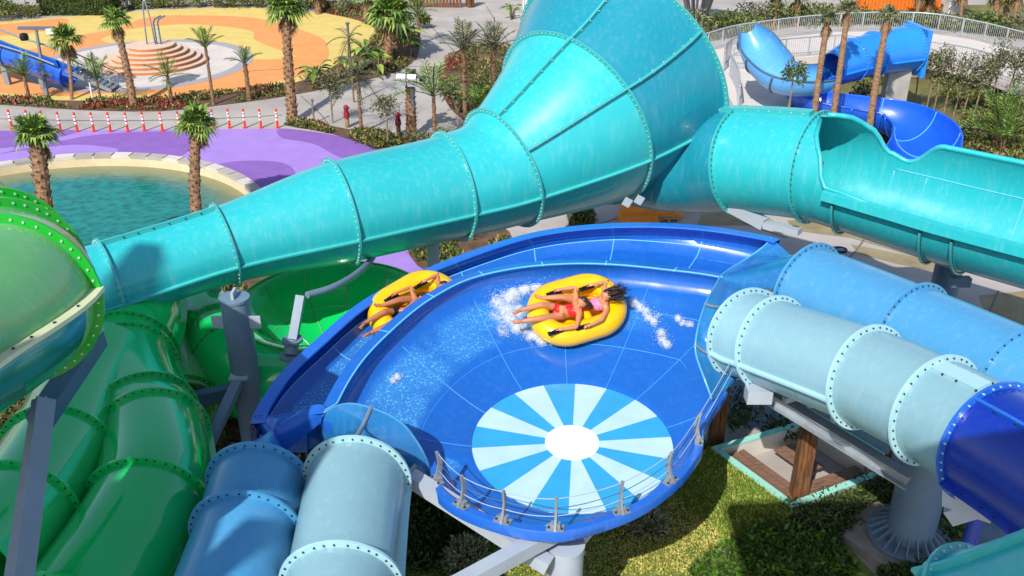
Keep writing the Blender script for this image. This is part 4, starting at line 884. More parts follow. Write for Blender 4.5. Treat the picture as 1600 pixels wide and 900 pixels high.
    for sg in (-1, 1): ex.pipe([hc+sd_*sg*.088+up*.02-f*.005, hc+sd_*sg*.100-up*.005, hc+sd_*sg*.09-up*.03], [.012, .016, .010], 6)
    o2 = ex.build('x', skin, None, 180); bm.from_mesh(o2.data); bpy.data.objects.remove(o2)
    nm.materials.clear(); nm.materials.append(skin)
    for fc in bm.faces: fc.smooth = True; fc.material_index = 0
    bm.normal_update()
    # clothing: body faces lifted by a few millimetres
    for nme, mm, test in clothes:
        fs = [fc for fc in bm.faces if test(fc.calc_center_median(), fc.normal, J)]
        idx = {}; vs = []; ff = []
        for fc in fs:
            t = []
            for x in fc.verts:
                if x.index not in idx: idx[x.index] = len(vs); vs.append(x.co + x.normal*.009)
                t.append(idx[x.index])
            ff.append(t)
        if ff: m2 = MB(); m2.add(vs, ff); m2.build(nme, mm, o, 180, local=True)
    bm.to_mesh(nm); bm.free(); b.parent = o
    g = MB()
    for sg in (-1, 1):
        g = MB(); g.lathe(hc+sd_*sg*.036+up*.022+f*.098, [(.016, -.004), (.014, .008), (.003, .013)], 10, Matrix((sd_, up, f)).transposed(), capb=True); g.build('eye', EYE, o, 180, local=True)
        g = MB(); g.pipe([hc+sd_*sg*.018+up*.05+f*.103, hc+sd_*sg*.04+up*.056+f*.098, hc+sd_*sg*.06+up*.048+f*.084], [.005, .006, .003], 5); g.build('eyebrow', HAIR, o, 60, local=True)
    g = MB(); g.pipe([hc+sd_*-.036-up*.055+f*.100, hc-up*.066+f*.112, hc+sd_*.036-up*.055+f*.100], [.006, .014, .006], 6); g.build('mouth', LIP, o, 60, local=True)
    g = MB(); g.pipe([hc+sd_*-.024-up*.058+f*.111, hc-up*.062+f*.121, hc+sd_*.024-up*.058+f*.111], [.003, .007, .003], 6); g.build('teeth', TEETH, o, 60, local=True)
    # hair cap and strands
    rh = random.Random(len(lab)); g = MB(); rows = []
    for i in range(10):
        a = pi*i/9*.62; row = []
        for j in range(20):
            t = 2*pi*j/20; d = up*cos(a)+(sd_*cos(t)-f*sin(t))*sin(a); lim = 1.0
            if d.dot(f) > .45: d = (d-f*(d.dot(f)-.45)).normalized()
            row.append(hc+up*.015-f*.012+d*(.122 if d.dot(f) < .4 else .113))
        rows.append(row)
    g.loft(rows, closed=True)
    if hair[0] == 'bun':
        c = hc+Vector(hair[1])*.13; 
        for i in range(26): d = rv(rh).normalized(); g.pipe([hc+Vector(hair[1])*.06+d*.05, c+d*.05, c+Vector(hair[1])*.05+d*.06-Vector((0, 0, .05)), c+Vector(hair[1])*.12+d*.03-Vector((0, 0, .12))], [.03, .03, .024, .006], 5)
    if hair[0] == 'long':
        for i in range(150):
            d = (rv(rh)-f*.4).normalized(); p = hc+d*.10; L_ = rh.uniform(.30, .52); w_ = Vector(hair[1])+rv(rh)*.34; w_.normalize()
            g.pipe([p, p+w_*L_*.3+d*.02+Vector((0, 0, .02)), p+w_*L_*.65+rv(rh)*.02, p+w_*L_+rv(rh)*.05], [.014, .011, .008, .002], 4)
    g.build('hair', HAIR, o, 180, local=True)
    return o
th_, s_h = on_floor(903, 497); nrm = fnorm(th_, s_h); cR = floor_pt(th_, s_h)+nrm*.03
M1 = raft_frame(cR + nrm*.25, nrm, (834, 498), (972, 459)); M1.translation = cR
M1i = M1.inverted()
def L1(px, py, h):
    c = cR+nrm*h; r = ray(px, py); return M1i @ (CAM + r*((c-CAM).dot(nrm)/r.dot(nrm)))
H = .47
JA = dict(pelvis=(874,488,.24), waist=(883,486,.34), chest=(895,484,.46), neck=(905,478,.57), head=(910,472,.70), shu=(900,470,.50), elu=(899,449,.60), wru=(877,452,.60), hau=(869,454,.575),
          shl=(905,491,.50), ell=(901,511,.58), wrl=(881,514,.60), hal=(872,515,.575), hiu=(869,481,.27), knu=(846,476,.56), anu=(812,485,.53), tou=(803,490,.60), hil=(876,495,.27), knl=(845,497,.56), anl=(815,502,.53), tol=(803,504,.60))
JB = dict(pelvis=(911,477,.26), waist=(922,477,.36), chest=(936,476,.48), neck=(945,469,.60), head=(948,461,.74), shu=(944,460,.52), elu=(946,441,.62), wru=(928,444,.62), hau=(920,446,.575),
          shl=(948,484,.52), ell=(941,499,.60), wrl=(925,507,.60), hal=(917,510,.575), hiu=(905,470,.29), knu=(877,464,.50), anu=(846,466,.50), tou=(837,462,.56), hil=(906,484,.29), knl=(884,482,.40), anl=(856,480,.26), tol=(846,478,.28))
LA = {k: L1(v[0], v[1], v[2]+.05) for k, v in JA.items()}; LB = {k: L1(v[0], v[1], v[2]+.05) for k, v in JB.items()}
HP = [LA['hau'], LB['hau'], LA['hal'], LB['hal']]
r1, hs = raft(M1, 'yellow two seat raft carrying two women across the banked bowl', 'yellow rafts', HP)
def along(a, b, lo, hi, rmax=.2):
    def t(c, n_, J):
        ax = J[b]-J[a]; u = (c-J[a]).dot(ax)/ax.length_squared; q = (c-J[a]-ax*u).length
        return lo < u < hi and q < rmax
    return t
def orr(*ts): return lambda c, n_, J: any(t(c, n_, J) for t in ts)
bott = lambda c, n_, J: (along('pelvis', 'waist', -1.6, .55, .27)(c, n_, J) and not (along('hiu', 'knu', .34, 1, .3)(c, n_, J) or along('hil', 'knl', .34, 1, .3)(c, n_, J)))
top_ = lambda c, n_, J: along('chest', 'neck', -.5, .46, .2)(c, n_, J) and not (along('shu', 'elu', .0, 1, .09)(c, n_, J) or along('shl', 'ell', .0, 1, .09)(c, n_, J))
hiw = lambda c, n_, J: (along('pelvis', 'waist', -1.6, 1.25, .27)(c, n_, J) and not (along('hiu', 'knu', .34, 1, .3)(c, n_, J) or along('hil', 'knl', .34, 1, .3)(c, n_, J)))
person(M1, 'woman in a red bikini with a dark ponytail riding in front on the yellow raft', LA, [], SKIN, [('bikini_bottom', RED, bott), ('bikini_top', RED, top_)], (-.62, -.42, .55), ('bun', (.75, -.55, -.1)), 'riders on the rafts')
person(M1, 'woman in a pink top with long blown hair at the back of the raft', LB, [], SKIN, [('high_briefs', RED, hiw), ('bikini_top', PINK, top_)], (-.72, -.25, .55), ('long', (.92, -.22, .05)), 'riders on the rafts')
# second raft in the outer lane, half hidden by the ridge
def lane_pt(t, u):
    re, ze = edge(t); ro, zo = itp(OS, t); fi, fo = lane_z(t); return pt(t, re+.36+(ro-.66-re)*u, fi+(fo-fi)*u*u)
best = min(((lambda r: ((800+FPX*r.dot(RT)/r.dot(FW)-648)**2+(450-FPX*r.dot(UPV)/r.dot(FW)-492)**2))(lane_pt(t, u/10)-CAM), t, u/10) for t in range(100, 180) for u in range(0, 11))
tt_, uu_ = best[1], best[2]; uu_ = .62
tx = (lane_pt(tt_-2, uu_)-lane_pt(tt_+2, uu_)).normalized(); inw = (pt(tt_, -1, 0)-pt(tt_, 0, 0)); nr2 = (tx.cross(inw)); nr2 = nr2 if nr2.z > 0 else -nr2; nr2 = (nr2+inw*.34+Vector((0, -.10, 0))).normalized(); tx = (tx-nr2*tx.dot(nr2)).normalized()
c2r = lane_pt(tt_, uu_)+nr2*.07; yy = nr2.cross(tx)
M2 = Matrix(((tx.x, yy.x, nr2.x, c2r.x), (tx.y, yy.y, nr2.y, c2r.y), (tx.z, yy.z, nr2.z, c2r.z), (0, 0, 0, 1)))
r2, hs2 = raft(M2, 'yellow raft in the outer lane half hidden behind the ridge', 'yellow rafts', HP)
LA2 = {k: Vector(v) for k, v in LA.items()}; LB2 = {k: Vector(v) for k, v in LB.items()}
for J_ in (LA2, LB2):
    for k_ in ('ell', 'wrl', 'hal'): J_[k_].y += .20
sh_ = lambda c, n_, J: (along('pelvis', 'waist', -1.2, .5, .2)(c, n_, J) or along('hiu', 'knu', -.2, .45, .14)(c, n_, J) or along('hil', 'knl', -.2, .45, .14)(c, n_, J))
shirt = lambda c, n_, J: along('waist', 'neck', -.6, .85, .2)(c, n_, J)
person(M2, 'bare chested man in black shorts riding in front on the half hidden raft', LA2, [], SKIN2, [('shorts', BLK, sh_)], (-.7, -.1, .55), ('short', (0, 0, 0)), 'riders on the rafts', 1.22, True)
person(M2, 'person in a lime green top at the back of the half hidden raft', LB2, [], SKIN2, [('shirt', LIME, shirt), ('shorts', BLK, sh_)], (-.7, -.1, .55), ('short', (0, 0, 0)), 'riders on the rafts')
# ------------------------------------------------------------------ water on the slide
fm = bpy.data.materials.new('water_film'); fm.use_nodes = True; N = fm.node_tree.nodes; L = fm.node_tree.links; b = N['Principled BSDF']; b.inputs['Roughness'].default_value = .06; b.inputs['Base Color'].default_value = (*lin((96, 190, 250)), 1)
tr = N.new('ShaderNodeBsdfTransparent'); ms = N.new('ShaderNodeMixShader'); tc = N.new('ShaderNodeTexCoord'); vo = N.new('ShaderNodeTexVoronoi'); vo.inputs['Scale'].default_value = 17; n1 = N.new('ShaderNodeTexNoise'); n1.inputs['Scale'].default_value = 1.1; n1.inputs['Detail'].default_value = 5
n2 = N.new('ShaderNodeTexNoise'); n2.inputs['Scale'].default_value = 9; n2.inputs['Detail'].default_value = 3
wmx = N.new('ShaderNodeMixRGB'); wmx.inputs[0].default_value = .12; L.new(tc.outputs['Object'], wmx.inputs[1]); L.new(n2.outputs[1], wmx.inputs[2]); L.new(tc.outputs['Object'], n1.inputs[0]); L.new(tc.outputs['Object'], n2.inputs[0]); L.new(wmx.outputs[0], vo.inputs['Vector'])
r1_ = N.new('ShaderNodeValToRGB'); r1_.color_ramp.elements[0].position = .18; r1_.color_ramp.elements[0].color = (1, 1, 1, 1); r1_.color_ramp.elements[1].position = .42; r1_.color_ramp.elements[1].color = (.34, .34, .34, 1); L.new(vo.outputs['Distance'], r1_.inputs[0])
r2_ = N.new('ShaderNodeValToRGB'); r2_.color_ramp.elements[0].position = .30; r2_.color_ramp.elements[1].position = .52; L.new(n1.outputs[0], r2_.inputs[0]); at = N.new('ShaderNodeAttribute'); at.attribute_name = 'wet'
m1_ = N.new('ShaderNodeMath'); m1_.operation = 'MULTIPLY'; L.new(r1_.outputs[0], m1_.inputs[0]); L.new(r2_.outputs[0], m1_.inputs[1]); m2_ = N.new('ShaderNodeMath'); m2_.operation = 'MULTIPLY'; L.new(m1_.outputs[0], m2_.inputs[0]); L.new(at.outputs['Fac'], m2_.inputs[1])
bu = N.new('ShaderNodeBump'); bu.inputs['Strength'].default_value = .6; bu.inputs['Distance'].default_value = .02; L.new(vo.outputs['Distance'], bu.inputs['Height']); L.new(bu.outputs[0], b.inputs['Normal'])
L.new(m2_.outputs[0], ms.inputs[0]); L.new(tr.outputs[0], ms.inputs[1]); L.new(b.outputs[0], ms.inputs[2]); L.new(ms.outputs[0], N['Material Output'].inputs[0])
def film(fn, t0, t1, wet, nt=70, nsr=14):
    g = MB(); rows = []; W = []
    for i in range(nt+1):
        t = t0+(t1-t0)*i/nt; rows.append([fn(t, k/nsr) for k in range(nsr+1)]); W += [wet(i/nt, k/nsr) for k in range(nsr+1)]
    g.loft(rows); o = g.build('running_water', fm, None, 180, 'stuff'); a = o.data.attributes.new('wet', 'FLOAT', 'POINT'); a.data.foreach_set('value', W); return o
bmp = lambda u, a, b: max(0, min(1, (u-a)/.12, (b-u)/.12))
film(lambda t, s: floor_pt(t, .38+.6*s)+Vector((0, 0, .02)), 52, 205, lambda a, s: bmp(a, 0, 1)*bmp(s, .02+.3*(1-a), .98)*(.45+.55*a))
film(lambda t, u: lane_pt(t, u)+Vector((0, 0, .02)), 100, 188, lambda a, s: bmp(a, .0, 1.1)*(.4+.5*a))
fo = bpy.data.materials.new('white_foam'); fo.use_nodes = True; N = fo.node_tree.nodes; L = fo.node_tree.links; b = N['Principled BSDF']; b.inputs['Base Color'].default_value = (.82, .88, .92, 1); b.inputs['Roughness'].default_value = .4
tr = N.new('ShaderNodeBsdfTransparent'); ms = N.new('ShaderNodeMixShader'); tc = N.new('ShaderNodeTexCoord'); n1 = N.new('ShaderNodeTexNoise'); n1.inputs['Scale'].default_value = 9; n1.inputs['Detail'].default_value = 10; n1.inputs['Roughness'].default_value = .82; n1.inputs['Distortion'].default_value = .8
at = N.new('ShaderNodeAttribute'); at.attribute_name = 'wet'; L.new(tc.outputs['Object'], n1.inputs[0])
ad = N.new('ShaderNodeMath'); ad.operation = 'ADD'; L.new(n1.outputs[0], ad.inputs[0]); m3 = N.new('ShaderNodeMath'); m3.operation = 'MULTIPLY'; m3.inputs[1].default_value = .52; L.new(at.outputs['Fac'], m3.inputs[0]); L.new(m3.outputs[0], ad.inputs[1])
mr = N.new('ShaderNodeMapRange'); mr.inputs[1].default_value = .74; mr.inputs[2].default_value = 1.06; mr.inputs[4].default_value = .9; L.new(ad.outputs[0], mr.inputs[0]); L.new(mr.outputs[0], ms.inputs[0]); L.new(tr.outputs[0], ms.inputs[1]); L.new(b.outputs[0], ms.inputs[2]); L.new(ms.outputs[0], N['Material Output'].inputs[0])
bu = N.new('ShaderNodeBump'); bu.inputs['Strength'].default_value = .8; bu.inputs['Distance'].default_value = .05; L.new(n1.outputs[0], bu.inputs['Height']); L.new(bu.outputs[0], b.inputs['Normal'])
FOAM = mat('spray_white', (236, 244, 250), .3, .04, 6)
def foam(cen, sig, n, seed, hz=.05, big=.0085):
    """sheets of broken foam lying on the floor of the bowl with fine drops over them"""
    C_ = [floor_pt(*on_floor(x, y)) for x, y, *_ in cen]; Wt = [c[2] if len(c) > 2 else 1 for c in cen]; ts_ = [on_floor(x, y) for x, y, *_ in cen]
    t0, t1 = min(t for t, s_ in ts_)-9, max(t for t, s_ in ts_)+9; s0, s1 = max(.05, min(s_ for t, s_ in ts_)-.25), min(.99, max(s_ for t, s_ in ts_)+.25)
    for lay in range(2):
        g = MB(); rows = []; W = []; nt, ns_ = int((t1-t0)*1.6), 24
        for i in range(nt+1):
            row = []
            for k in range(ns_+1):
                p = floor_pt(t0+(t1-t0)*i/nt, s0+(s1-s0)*k/ns_); w_ = max(q*math.exp(-((p-c).length/sig)**2) for c, q in zip(C_, Wt)); W.append(w_*(1-.25*lay)); row.append(p+Vector((0, 0, .03+lay*.05+w_*.05*(1+noise.noise(p*5)))))
            rows.append(row)
        g.loft(rows); o = g.build('water_splash', fo, None, 180, 'stuff'); a = o.data.attributes.new('wet', 'FLOAT', 'POINT'); a.data.foreach_set('value', W)
    r = random.Random(seed); g = MB()
    for i in range(n):
        c = r.choice(C_); p = c+Vector((r.gauss(0, sig*.7), r.gauss(0, sig*.7), abs(r.gauss(0, hz))+.06)); q = big*r.uniform(.3, 1)
        g.add([p+v*q*r.uniform(.6, 1.5)*sg for v in (Vector((1, 0, 0)), Vector((0, 1, 0)), Vector((0, 0, 1))) for sg in (-1, 1)], [(0,2,4), (2,1,4), (1,3,4), (3,0,4), (2,0,5), (1,2,5), (3,1,5), (0,3,5)])
    g.build('water_spray', FOAM, None, 180, 'stuff')
foam([(795,470), (806,460), (820,450), (840,445), (792,488), (800,502), (812,515), (826,524, .8), (780,476, .85), (812,488, .9), (862,438, .6), (775,500, .7), (788,520, .7), (772,460, .5)], .27, 1300, 1, .10)
foam([(835,528), (850,533), (866,535), (880,532), (845,536)], .17, 500, 2, .05)
foam([(988,474), (998,482), (1006,490), (1014,498), (1022,508), (1030,520), (1036,532), (1042,545), (1030,500, .6)], .15, 600, 3, .05)
foam([(1056,503), (1066,507), (1076,511)], .12, 120, 4, .03); foam([(614,598), (620,596)], .11, 80, 5, .03)
# ------------------------------------------------------------------ vegetation
def leafmat(name, rgb, rgb2): return mat(name, rgb, .55, .2, 1.5, 0, rgb2=rgb2, spec=.3)
LEAF = [leafmat('leaf_mid', (86, 104, 44), (64, 84, 34)), leafmat('leaf_dark', (54, 74, 34), (40, 58, 26)), leafmat('leaf_light', (122, 132, 62), (98, 112, 48))]
PALML = [leafmat('palm_leaf_mid', (104, 134, 52), (80, 112, 40)), leafmat('palm_leaf_dark', (66, 92, 40), (50, 74, 30)), leafmat('palm_leaf_light', (150, 166, 78), (124, 146, 60))]
OLIVE = [leafmat('olive_leaf_mid', (104, 108, 72), (82, 88, 56)), leafmat('olive_leaf_dark', (66, 72, 46), (52, 58, 36)), leafmat('olive_leaf_light', (140, 142, 100), (118, 122, 84))]
DEAD = [mat('dry_frond', (150, 124, 84), .8, .2, 4, rgb2=(110, 88, 58))]
BED = [leafmat('bed_green', (94, 108, 44), (74, 90, 36)), leafmat('bed_red', (150, 62, 54), (118, 44, 44)), leafmat('bed_straw', (164, 138, 98), (130, 104, 72)), leafmat('bed_dark', (62, 72, 36), (46, 56, 28))]
TRUNK = mat('palm_bark', (150, 116, 84), .9, .3, 5, .6, 14, rgb2=(96, 72, 50), stretch=(1, 1, 3)); BARK = mat('thin_bark', (150, 130, 106), .85, .25, 5, .3, 20, rgb2=(106, 88, 68))
GREY_L = [leafmat('silver_leaf', (150, 152, 120), (126, 128, 98)), leafmat('silver_leaf_dark', (110, 112, 82), (88, 90, 62)), leafmat('silver_leaf_pale', (184, 184, 150), (160, 160, 126))]
def leaf(mb, p, d, n_, ln, wd, mi):
    s_ = d.cross(n_)
    if s_.length < 1e-4: s_ = d.cross(Vector((.3, .9, .1)))
    s_.normalize(); m_ = p+d*ln*.5
    mb.add([p, m_+s_*wd/2, p+d*ln-Vector((0, 0, ln*.12)), m_-s_*wd/2], [(0, 1, 2, 3)], mi)
def blob(mb, r, c, rx, ry, rz, n, ln, wd=None, shell=.55, up=.3, nm=3):
    c = Vector(c)
    for _ in range(n):
        v = rv(r); 
        while not .05 < v.length < 1: v = rv(r)
        v = v.normalized()*(shell+(1-shell)*r.random()**.7)*(.82+.3*noise.noise(v*2.1+c)); p = c+Vector((v.x*rx, v.y*ry, v.z*rz))
        d = (v*.8+rv(r)*.8+Vector((0, 0, up))).normalized(); leaf(mb, p, d, rv(r), ln*r.uniform(.6, 1.2), (wd or ln*.4)*r.uniform(.7, 1.2), r.randrange(nm))
def fanleaf(mb, r, o, az, el, ln, fan, droop):
    d = Vector((cos(az)*cos(el), sin(az)*cos(el), sin(el))); h = o+d*ln*.55
    mb.pipe([o, o+d*ln*.3+Vector((0, 0, .02)), h], [.02, .016, .012], 4, 0, False)
    sd_ = Vector((-sin(az), cos(az), 0)); up = sd_.cross(d)*-1; N_ = 13
    for k in range(N_):
        a = radians(-100+200*k/(N_-1)); dd = (d*cos(a)+sd_*sin(a)+up*.15*abs(sin(a))).normalized(); L_ = fan*(1-.25*abs(a)/1.75)*r.uniform(.85, 1.1); w_ = L_*.085
        s2 = dd.cross(up).normalized(); mid = h+dd*L_*.55; tip = h+dd*L_ - Vector((0, 0, droop*L_*r.uniform(.3, .9)))
        mb.add([h, mid+s2*w_, tip, mid-s2*w_], [(0, 1, 2, 3)], r.choice((0, 0, 1, 2)))
def frond(mb, r, o, az, el, ln, droop, n=16, lw=.045, ll=.32, nm=3):
    d = Vector((cos(az)*cos(el), sin(az)*cos(el), sin(el))); sd_ = Vector((-sin(az), cos(az), 0)); pts = []
    for k in range(n+1):
        u = k/n; pts.append(o+d*ln*u-Vector((0, 0, droop*ln*u*u)))
    mb.pipe(pts[::4]+[pts[-1]], [.02]*(len(pts[::4]))+[.006], 4, 1, False)
    for k in range(2, n+1):
        t = (pts[k]-pts[k-1]).normalized(); u = k/n; L_ = ll*ln*(.55+.9*sin(pi*min(.95, u*.9+.12)))*.62
        for sg in (-1, 1):
            dd = (t*.55+sd_*sg*.85+Vector((0, 0, .28-.3*u+r.uniform(-.12, .12)))).normalized(); leaf(mb, pts[k], dd, t.cross(dd), L_*r.uniform(.85, 1.1), lw*ln*.5, r.randrange(nm))
def trunk_mesh(mb, r, pts, rad, boots=0, shag=.0, bl=.22):
    sm = spline([tuple(p) for p in pts], 6); rr_ = [rad[0]+(rad[1]-rad[0])*i/(len(sm)-1) for i in range(len(sm))]
    sm = [Vector(p) for p in sm]; mb.pipe(sm, [q*(1+.06*sin(i*2.3)) for i, q in enumerate(rr_)], 12, 0)
    for k in range(boots):
        u = (k+.5)/boots*(len(sm)-1); i = min(len(sm)-2, int(u)); c = sm[i].lerp(sm[i+1], u-i); R_ = rr_[i]; a = k*2.39996+r.uniform(-.2, .2); d = Vector((cos(a), sin(a), 0)); e = Vector((-sin(a), cos(a), 0)); w_ = bl*.35
        b0 = c+d*R_*.9; t = c+d*(R_+bl*.42*r.uniform(.6, 1.2))+Vector((0, 0, bl*r.uniform(.7, 1.1)))
        mb.add([b0-e*w_, b0+e*w_, t+e*w_*.45, t-e*w_*.45, b0+Vector((0, 0, bl*.5))], [(0, 1, 2, 3), (3, 2, 4), (1, 4, 2), (0, 3, 4)], 0)
def fan_palm(base, top, rad, lab, group='fan palms round the plaza', crown=1.0, n=26, seed=1, skirt=14, boots=90, up=0.15, mats=None):
    r = random.Random(seed); base = Vector(base); top = Vector(top); o = thing('fan_palm', lab, 'palm tree', base, group)
    mid = base.lerp(top, .5)+Vector((r.uniform(-.1, .1), r.uniform(-.1, .1), 0)); g = MB(); trunk_mesh(g, r, [base-Vector((0, 0, .1)), mid, top], rad, boots, bl=rad[0]*.8); g.build('trunk', TRUNK, o, 0)
    g = MB()
    for k in range(n):
        u = k/n; el = radians(78-95*u**.8+r.uniform(-8, 8)); fanleaf(g, r, top, k*2.4+r.uniform(-.35, .35), el, crown*r.uniform(.6, 1.1), crown*.7, .3+.6*u)
    g.build('crown', mats or PALML, o, 0)
    if skirt:
        g = MB()
        for k in range(skirt): fanleaf(g, r, top-Vector((0, 0, .1+.25*r.random())), k*2.4, radians(-50-30*r.random()), crown*.6, crown*.5, .6)
        g.build('dead_skirt', DEAD*3, o, 0)
    return o
def feather_palm(base, h, lab, group='feather palms in the beds', crown=1.4, n=14, seed=1, rad=.1, lean=(0, 0), el0=84, el1=26, droop=.34, mats=None, boots=24, nf=16):
    r = random.Random(seed); base = Vector(base); top = base+Vector((lean[0], lean[1], h)); o = thing('feather_palm', lab, 'palm tree', base, group)
    g = MB(); trunk_mesh(g, r, [base-Vector((0, 0, .05)), base.lerp(top, .5), top], (rad, rad*.8), boots, bl=rad*1.1); g.build('trunk', TRUNK, o, 0)
    g = MB()
    for k in range(n): u = k/n; frond(g, r, top, k*2.4+r.uniform(-.3, .3), radians(el0+(el1-el0)*u+r.uniform(-6, 6)), crown*r.uniform(.8, 1.05), droop*(.6+.6*u), nf)
    g.build('crown', mats or PALML, o, 0); return o
def small_tree(base, h, cr, lab, group='young trees in the beds', seed=1, mats=OLIVE, n=700, rad=.045, ln=.16, squash=1.0, name='young_tree', lean=0):
    r = random.Random(seed); base = Vector(base); o = thing(name, lab, 'tree', base, group); g = MB(); ct = base+Vector((lean, 0, h-cr*squash*.9))
    g.pipe([base-Vector((0, 0, .05)), base.lerp(ct, .5)+rv(r)*.04, ct, ct+Vector((0, 0, cr*.5))], [rad, rad*.85, rad*.7, rad*.3], 8)
    for k in range(6): a = k*1.1+r.random(); e = ct+Vector((cos(a)*cr*.7, sin(a)*cr*.7, cr*r.uniform(.0, .7))); g.pipe([ct-Vector((0, 0, cr*.2*r.random())), ct.lerp(e, .5)+Vector((0, 0, .05)), e], [rad*.5, rad*.3, rad*.12], 5)
    g.build('trunk', BARK, o, 60); g = MB()
    for k in range(9):
        v = rv(r).normalized(); c = ct+Vector((v.x*cr*.55, v.y*cr*.55, v.z*cr*.5*squash)); q = cr*r.uniform(.35, .55); blob(g, r, c, q, q, q*squash, n//9, ln, shell=.3)
    g.build('crown', mats, o, 0); return o
def shrub(base, rx, h, lab, group=None, seed=1, mats=LEAF, n=420, ln=.2, name='shrub', cat='shrub', ry=None):
    r = random.Random(seed); base = Vector(base); o = thing(name, lab, cat, base, group); g = MB()
    for k in range(6): a = k*1.05; g.pipe([base, base+Vector((cos(a)*rx*.3, sin(a)*rx*.3, h*.4)), base+Vector((cos(a)*rx*.6, sin(a)*rx*.6, h*.75))], [.025, .02, .008], 5)
    g.build('stem', BARK, o, 60); g = MB()
    for k in range(8):
        a = r.uniform(0, 6.28); q = r.uniform(.1, .62); c = base+Vector((cos(a)*rx*q, sin(a)*(ry or rx)*q, h*r.uniform(.35, .72))); s_ = r.uniform(.38, .6); blob(g, r, c, rx*s_, (ry or rx)*s_, h*s_*.62, n//8, ln, shell=.3)
    g.build('foliage', mats, o, 0); return o
def broadleaf(base, h, lab, group, seed=1, n=16, mats=PALML, name='banana_plant', spread=.8):
    r = random.Random(seed); base = Vector(base); o = thing(name, lab, 'plant', base, group); g = MB(); s_ = MB()
    for k in range(n):
        a = k*2.4+r.uniform(-.4, .4); hh = h*r.uniform(.55, 1); q = spread*r.uniform(.2, .7); p1 = base+Vector((cos(a)*q*.4, sin(a)*q*.4, hh*.55)); d = Vector((cos(a)*.7, sin(a)*.7, r.uniform(.2, .9))).normalized(); s_.pipe([base+Vector((cos(a)*.06, sin(a)*.06, 0)), p1], [.03, .018], 5)
        sd_ = Vector((-sin(a), cos(a), 0)); L_ = h*.5*r.uniform(.7, 1.1); rows = []
        for j in range(5): u = j/4; c = p1+d*L_*u-Vector((0, 0, L_*.55*u*u)); w_ = L_*.17*sin(pi*(.08+.9*u)); rows.append([c-sd_*w_+Vector((0, 0, w_*.35)), c, c+sd_*w_+Vector((0, 0, w_*.35))])
        g.loft(rows, mi=r.randrange(3))
    s_.build('stem', BARK, o, 60); g.build('leaf_crown', mats, o, 0); return o
def ground_cover(name, poly, n, ln, mats, seed, hz=.25, pick=None, clump=None, z=.03):
    r = random.Random(seed); q = pxpoly(poly); g = MB(); xs = [p[0] for p in q]; ys = [p[1] for p in q]
    def inside(x, y):
        c = False; j = len(q)-1
        for i in range(len(q)):
            if (q[i][1] > y) != (q[j][1] > y) and x < (q[j][0]-q[i][0])*(y-q[i][1])/(q[j][1]-q[i][1])+q[i][0]: c = not c
            j = i
        return c
    k = 0; tries = 0
    while k < n and tries < n*30:
        tries += 1; x, y = r.uniform(min(xs), max(xs)), r.uniform(min(ys), max(ys))
        if not inside(x, y): continue
        f = noise.noise(Vector((x*.55, y*.55, seed*3.1)))
        if f < (-.18 if clump is None else clump): continue
        hh = hz*(.4+f+.4*r.random()); mi = pick(f, noise.noise(Vector((x*.35, y*.35, 50+seed))), r) if pick else r.randrange(len(mats))
        for _ in range(3): leaf(g, Vector((x, y, z))+Vector((r.uniform(-.08, .08), r.uniform(-.08, .08), max(0, hh*r.random()))), (rv(r)+Vector((0, 0, .9))).normalized(), rv(r), ln*r.uniform(.6, 1.3), ln*.4, mi)
        k += 1
    return g.build(name, mats, None, 0, 'stuff')
# --- palms at the left, from the front to the back
def up_at(px, py, base): d = (Vector(base)-CAM).dot(FW); return P(px, py, d)
def fp(bx, by, tx, ty, rad, lab, **k): b_ = Z(bx, by); return fan_palm(b_, up_at(tx, ty, b_), rad, lab, **k)
fp(96, 472, 56, 212, (.24, .22), 'stout fan palm standing before the left part of the pool', crown=.78, n=34, seed=3, boots=150)
fp(309, 366, 306, 196, (.21, .18), 'fan palm before the right part of the pool, its foot behind the turquoise tube', crown=.84, n=34, seed=4, boots=110)
fp(210, 168, 181, 34, (.21, .14), 'tall leaning fan palm in front of the stepped mound', crown=.85, n=26, seed=5, boots=120)
fp(112, 156, 102, 62, (.09, .12), 'thin fan palm with a big dead skirt near the blue slide and lamp post', crown=.95, n=26, seed=6, skirt=40, boots=20)
fp(458, 192, 447, 16, (.27, .17), 'tallest fan palm with a swollen trunk at the right end of the bollards', crown=1.15, n=34, seed=7, boots=170)
fp(606, 104, 610, 24, (.24, .24), 'shaggy palm with a wide crown on the bend of the grey path', crown=1.6, n=36, seed=8, boots=120)
fp(643, 218, 641, 121, (.24, .2), 'shaggy palm trunk with a tuft of leaves beside the floodlight pole', crown=.5, n=8, seed=9, boots=120, skirt=10)
fp(571, 36, 574, -8, (.22, .2), 'short palm at the back of the plaza cut by the top edge', crown=1.2, seed=10, boots=50)
fp(497, 22, 498, -14, (.22, .2), 'palm behind the plaza rim at the top edge left of the shaggy palms', crown=1.2, seed=11, boots=50)
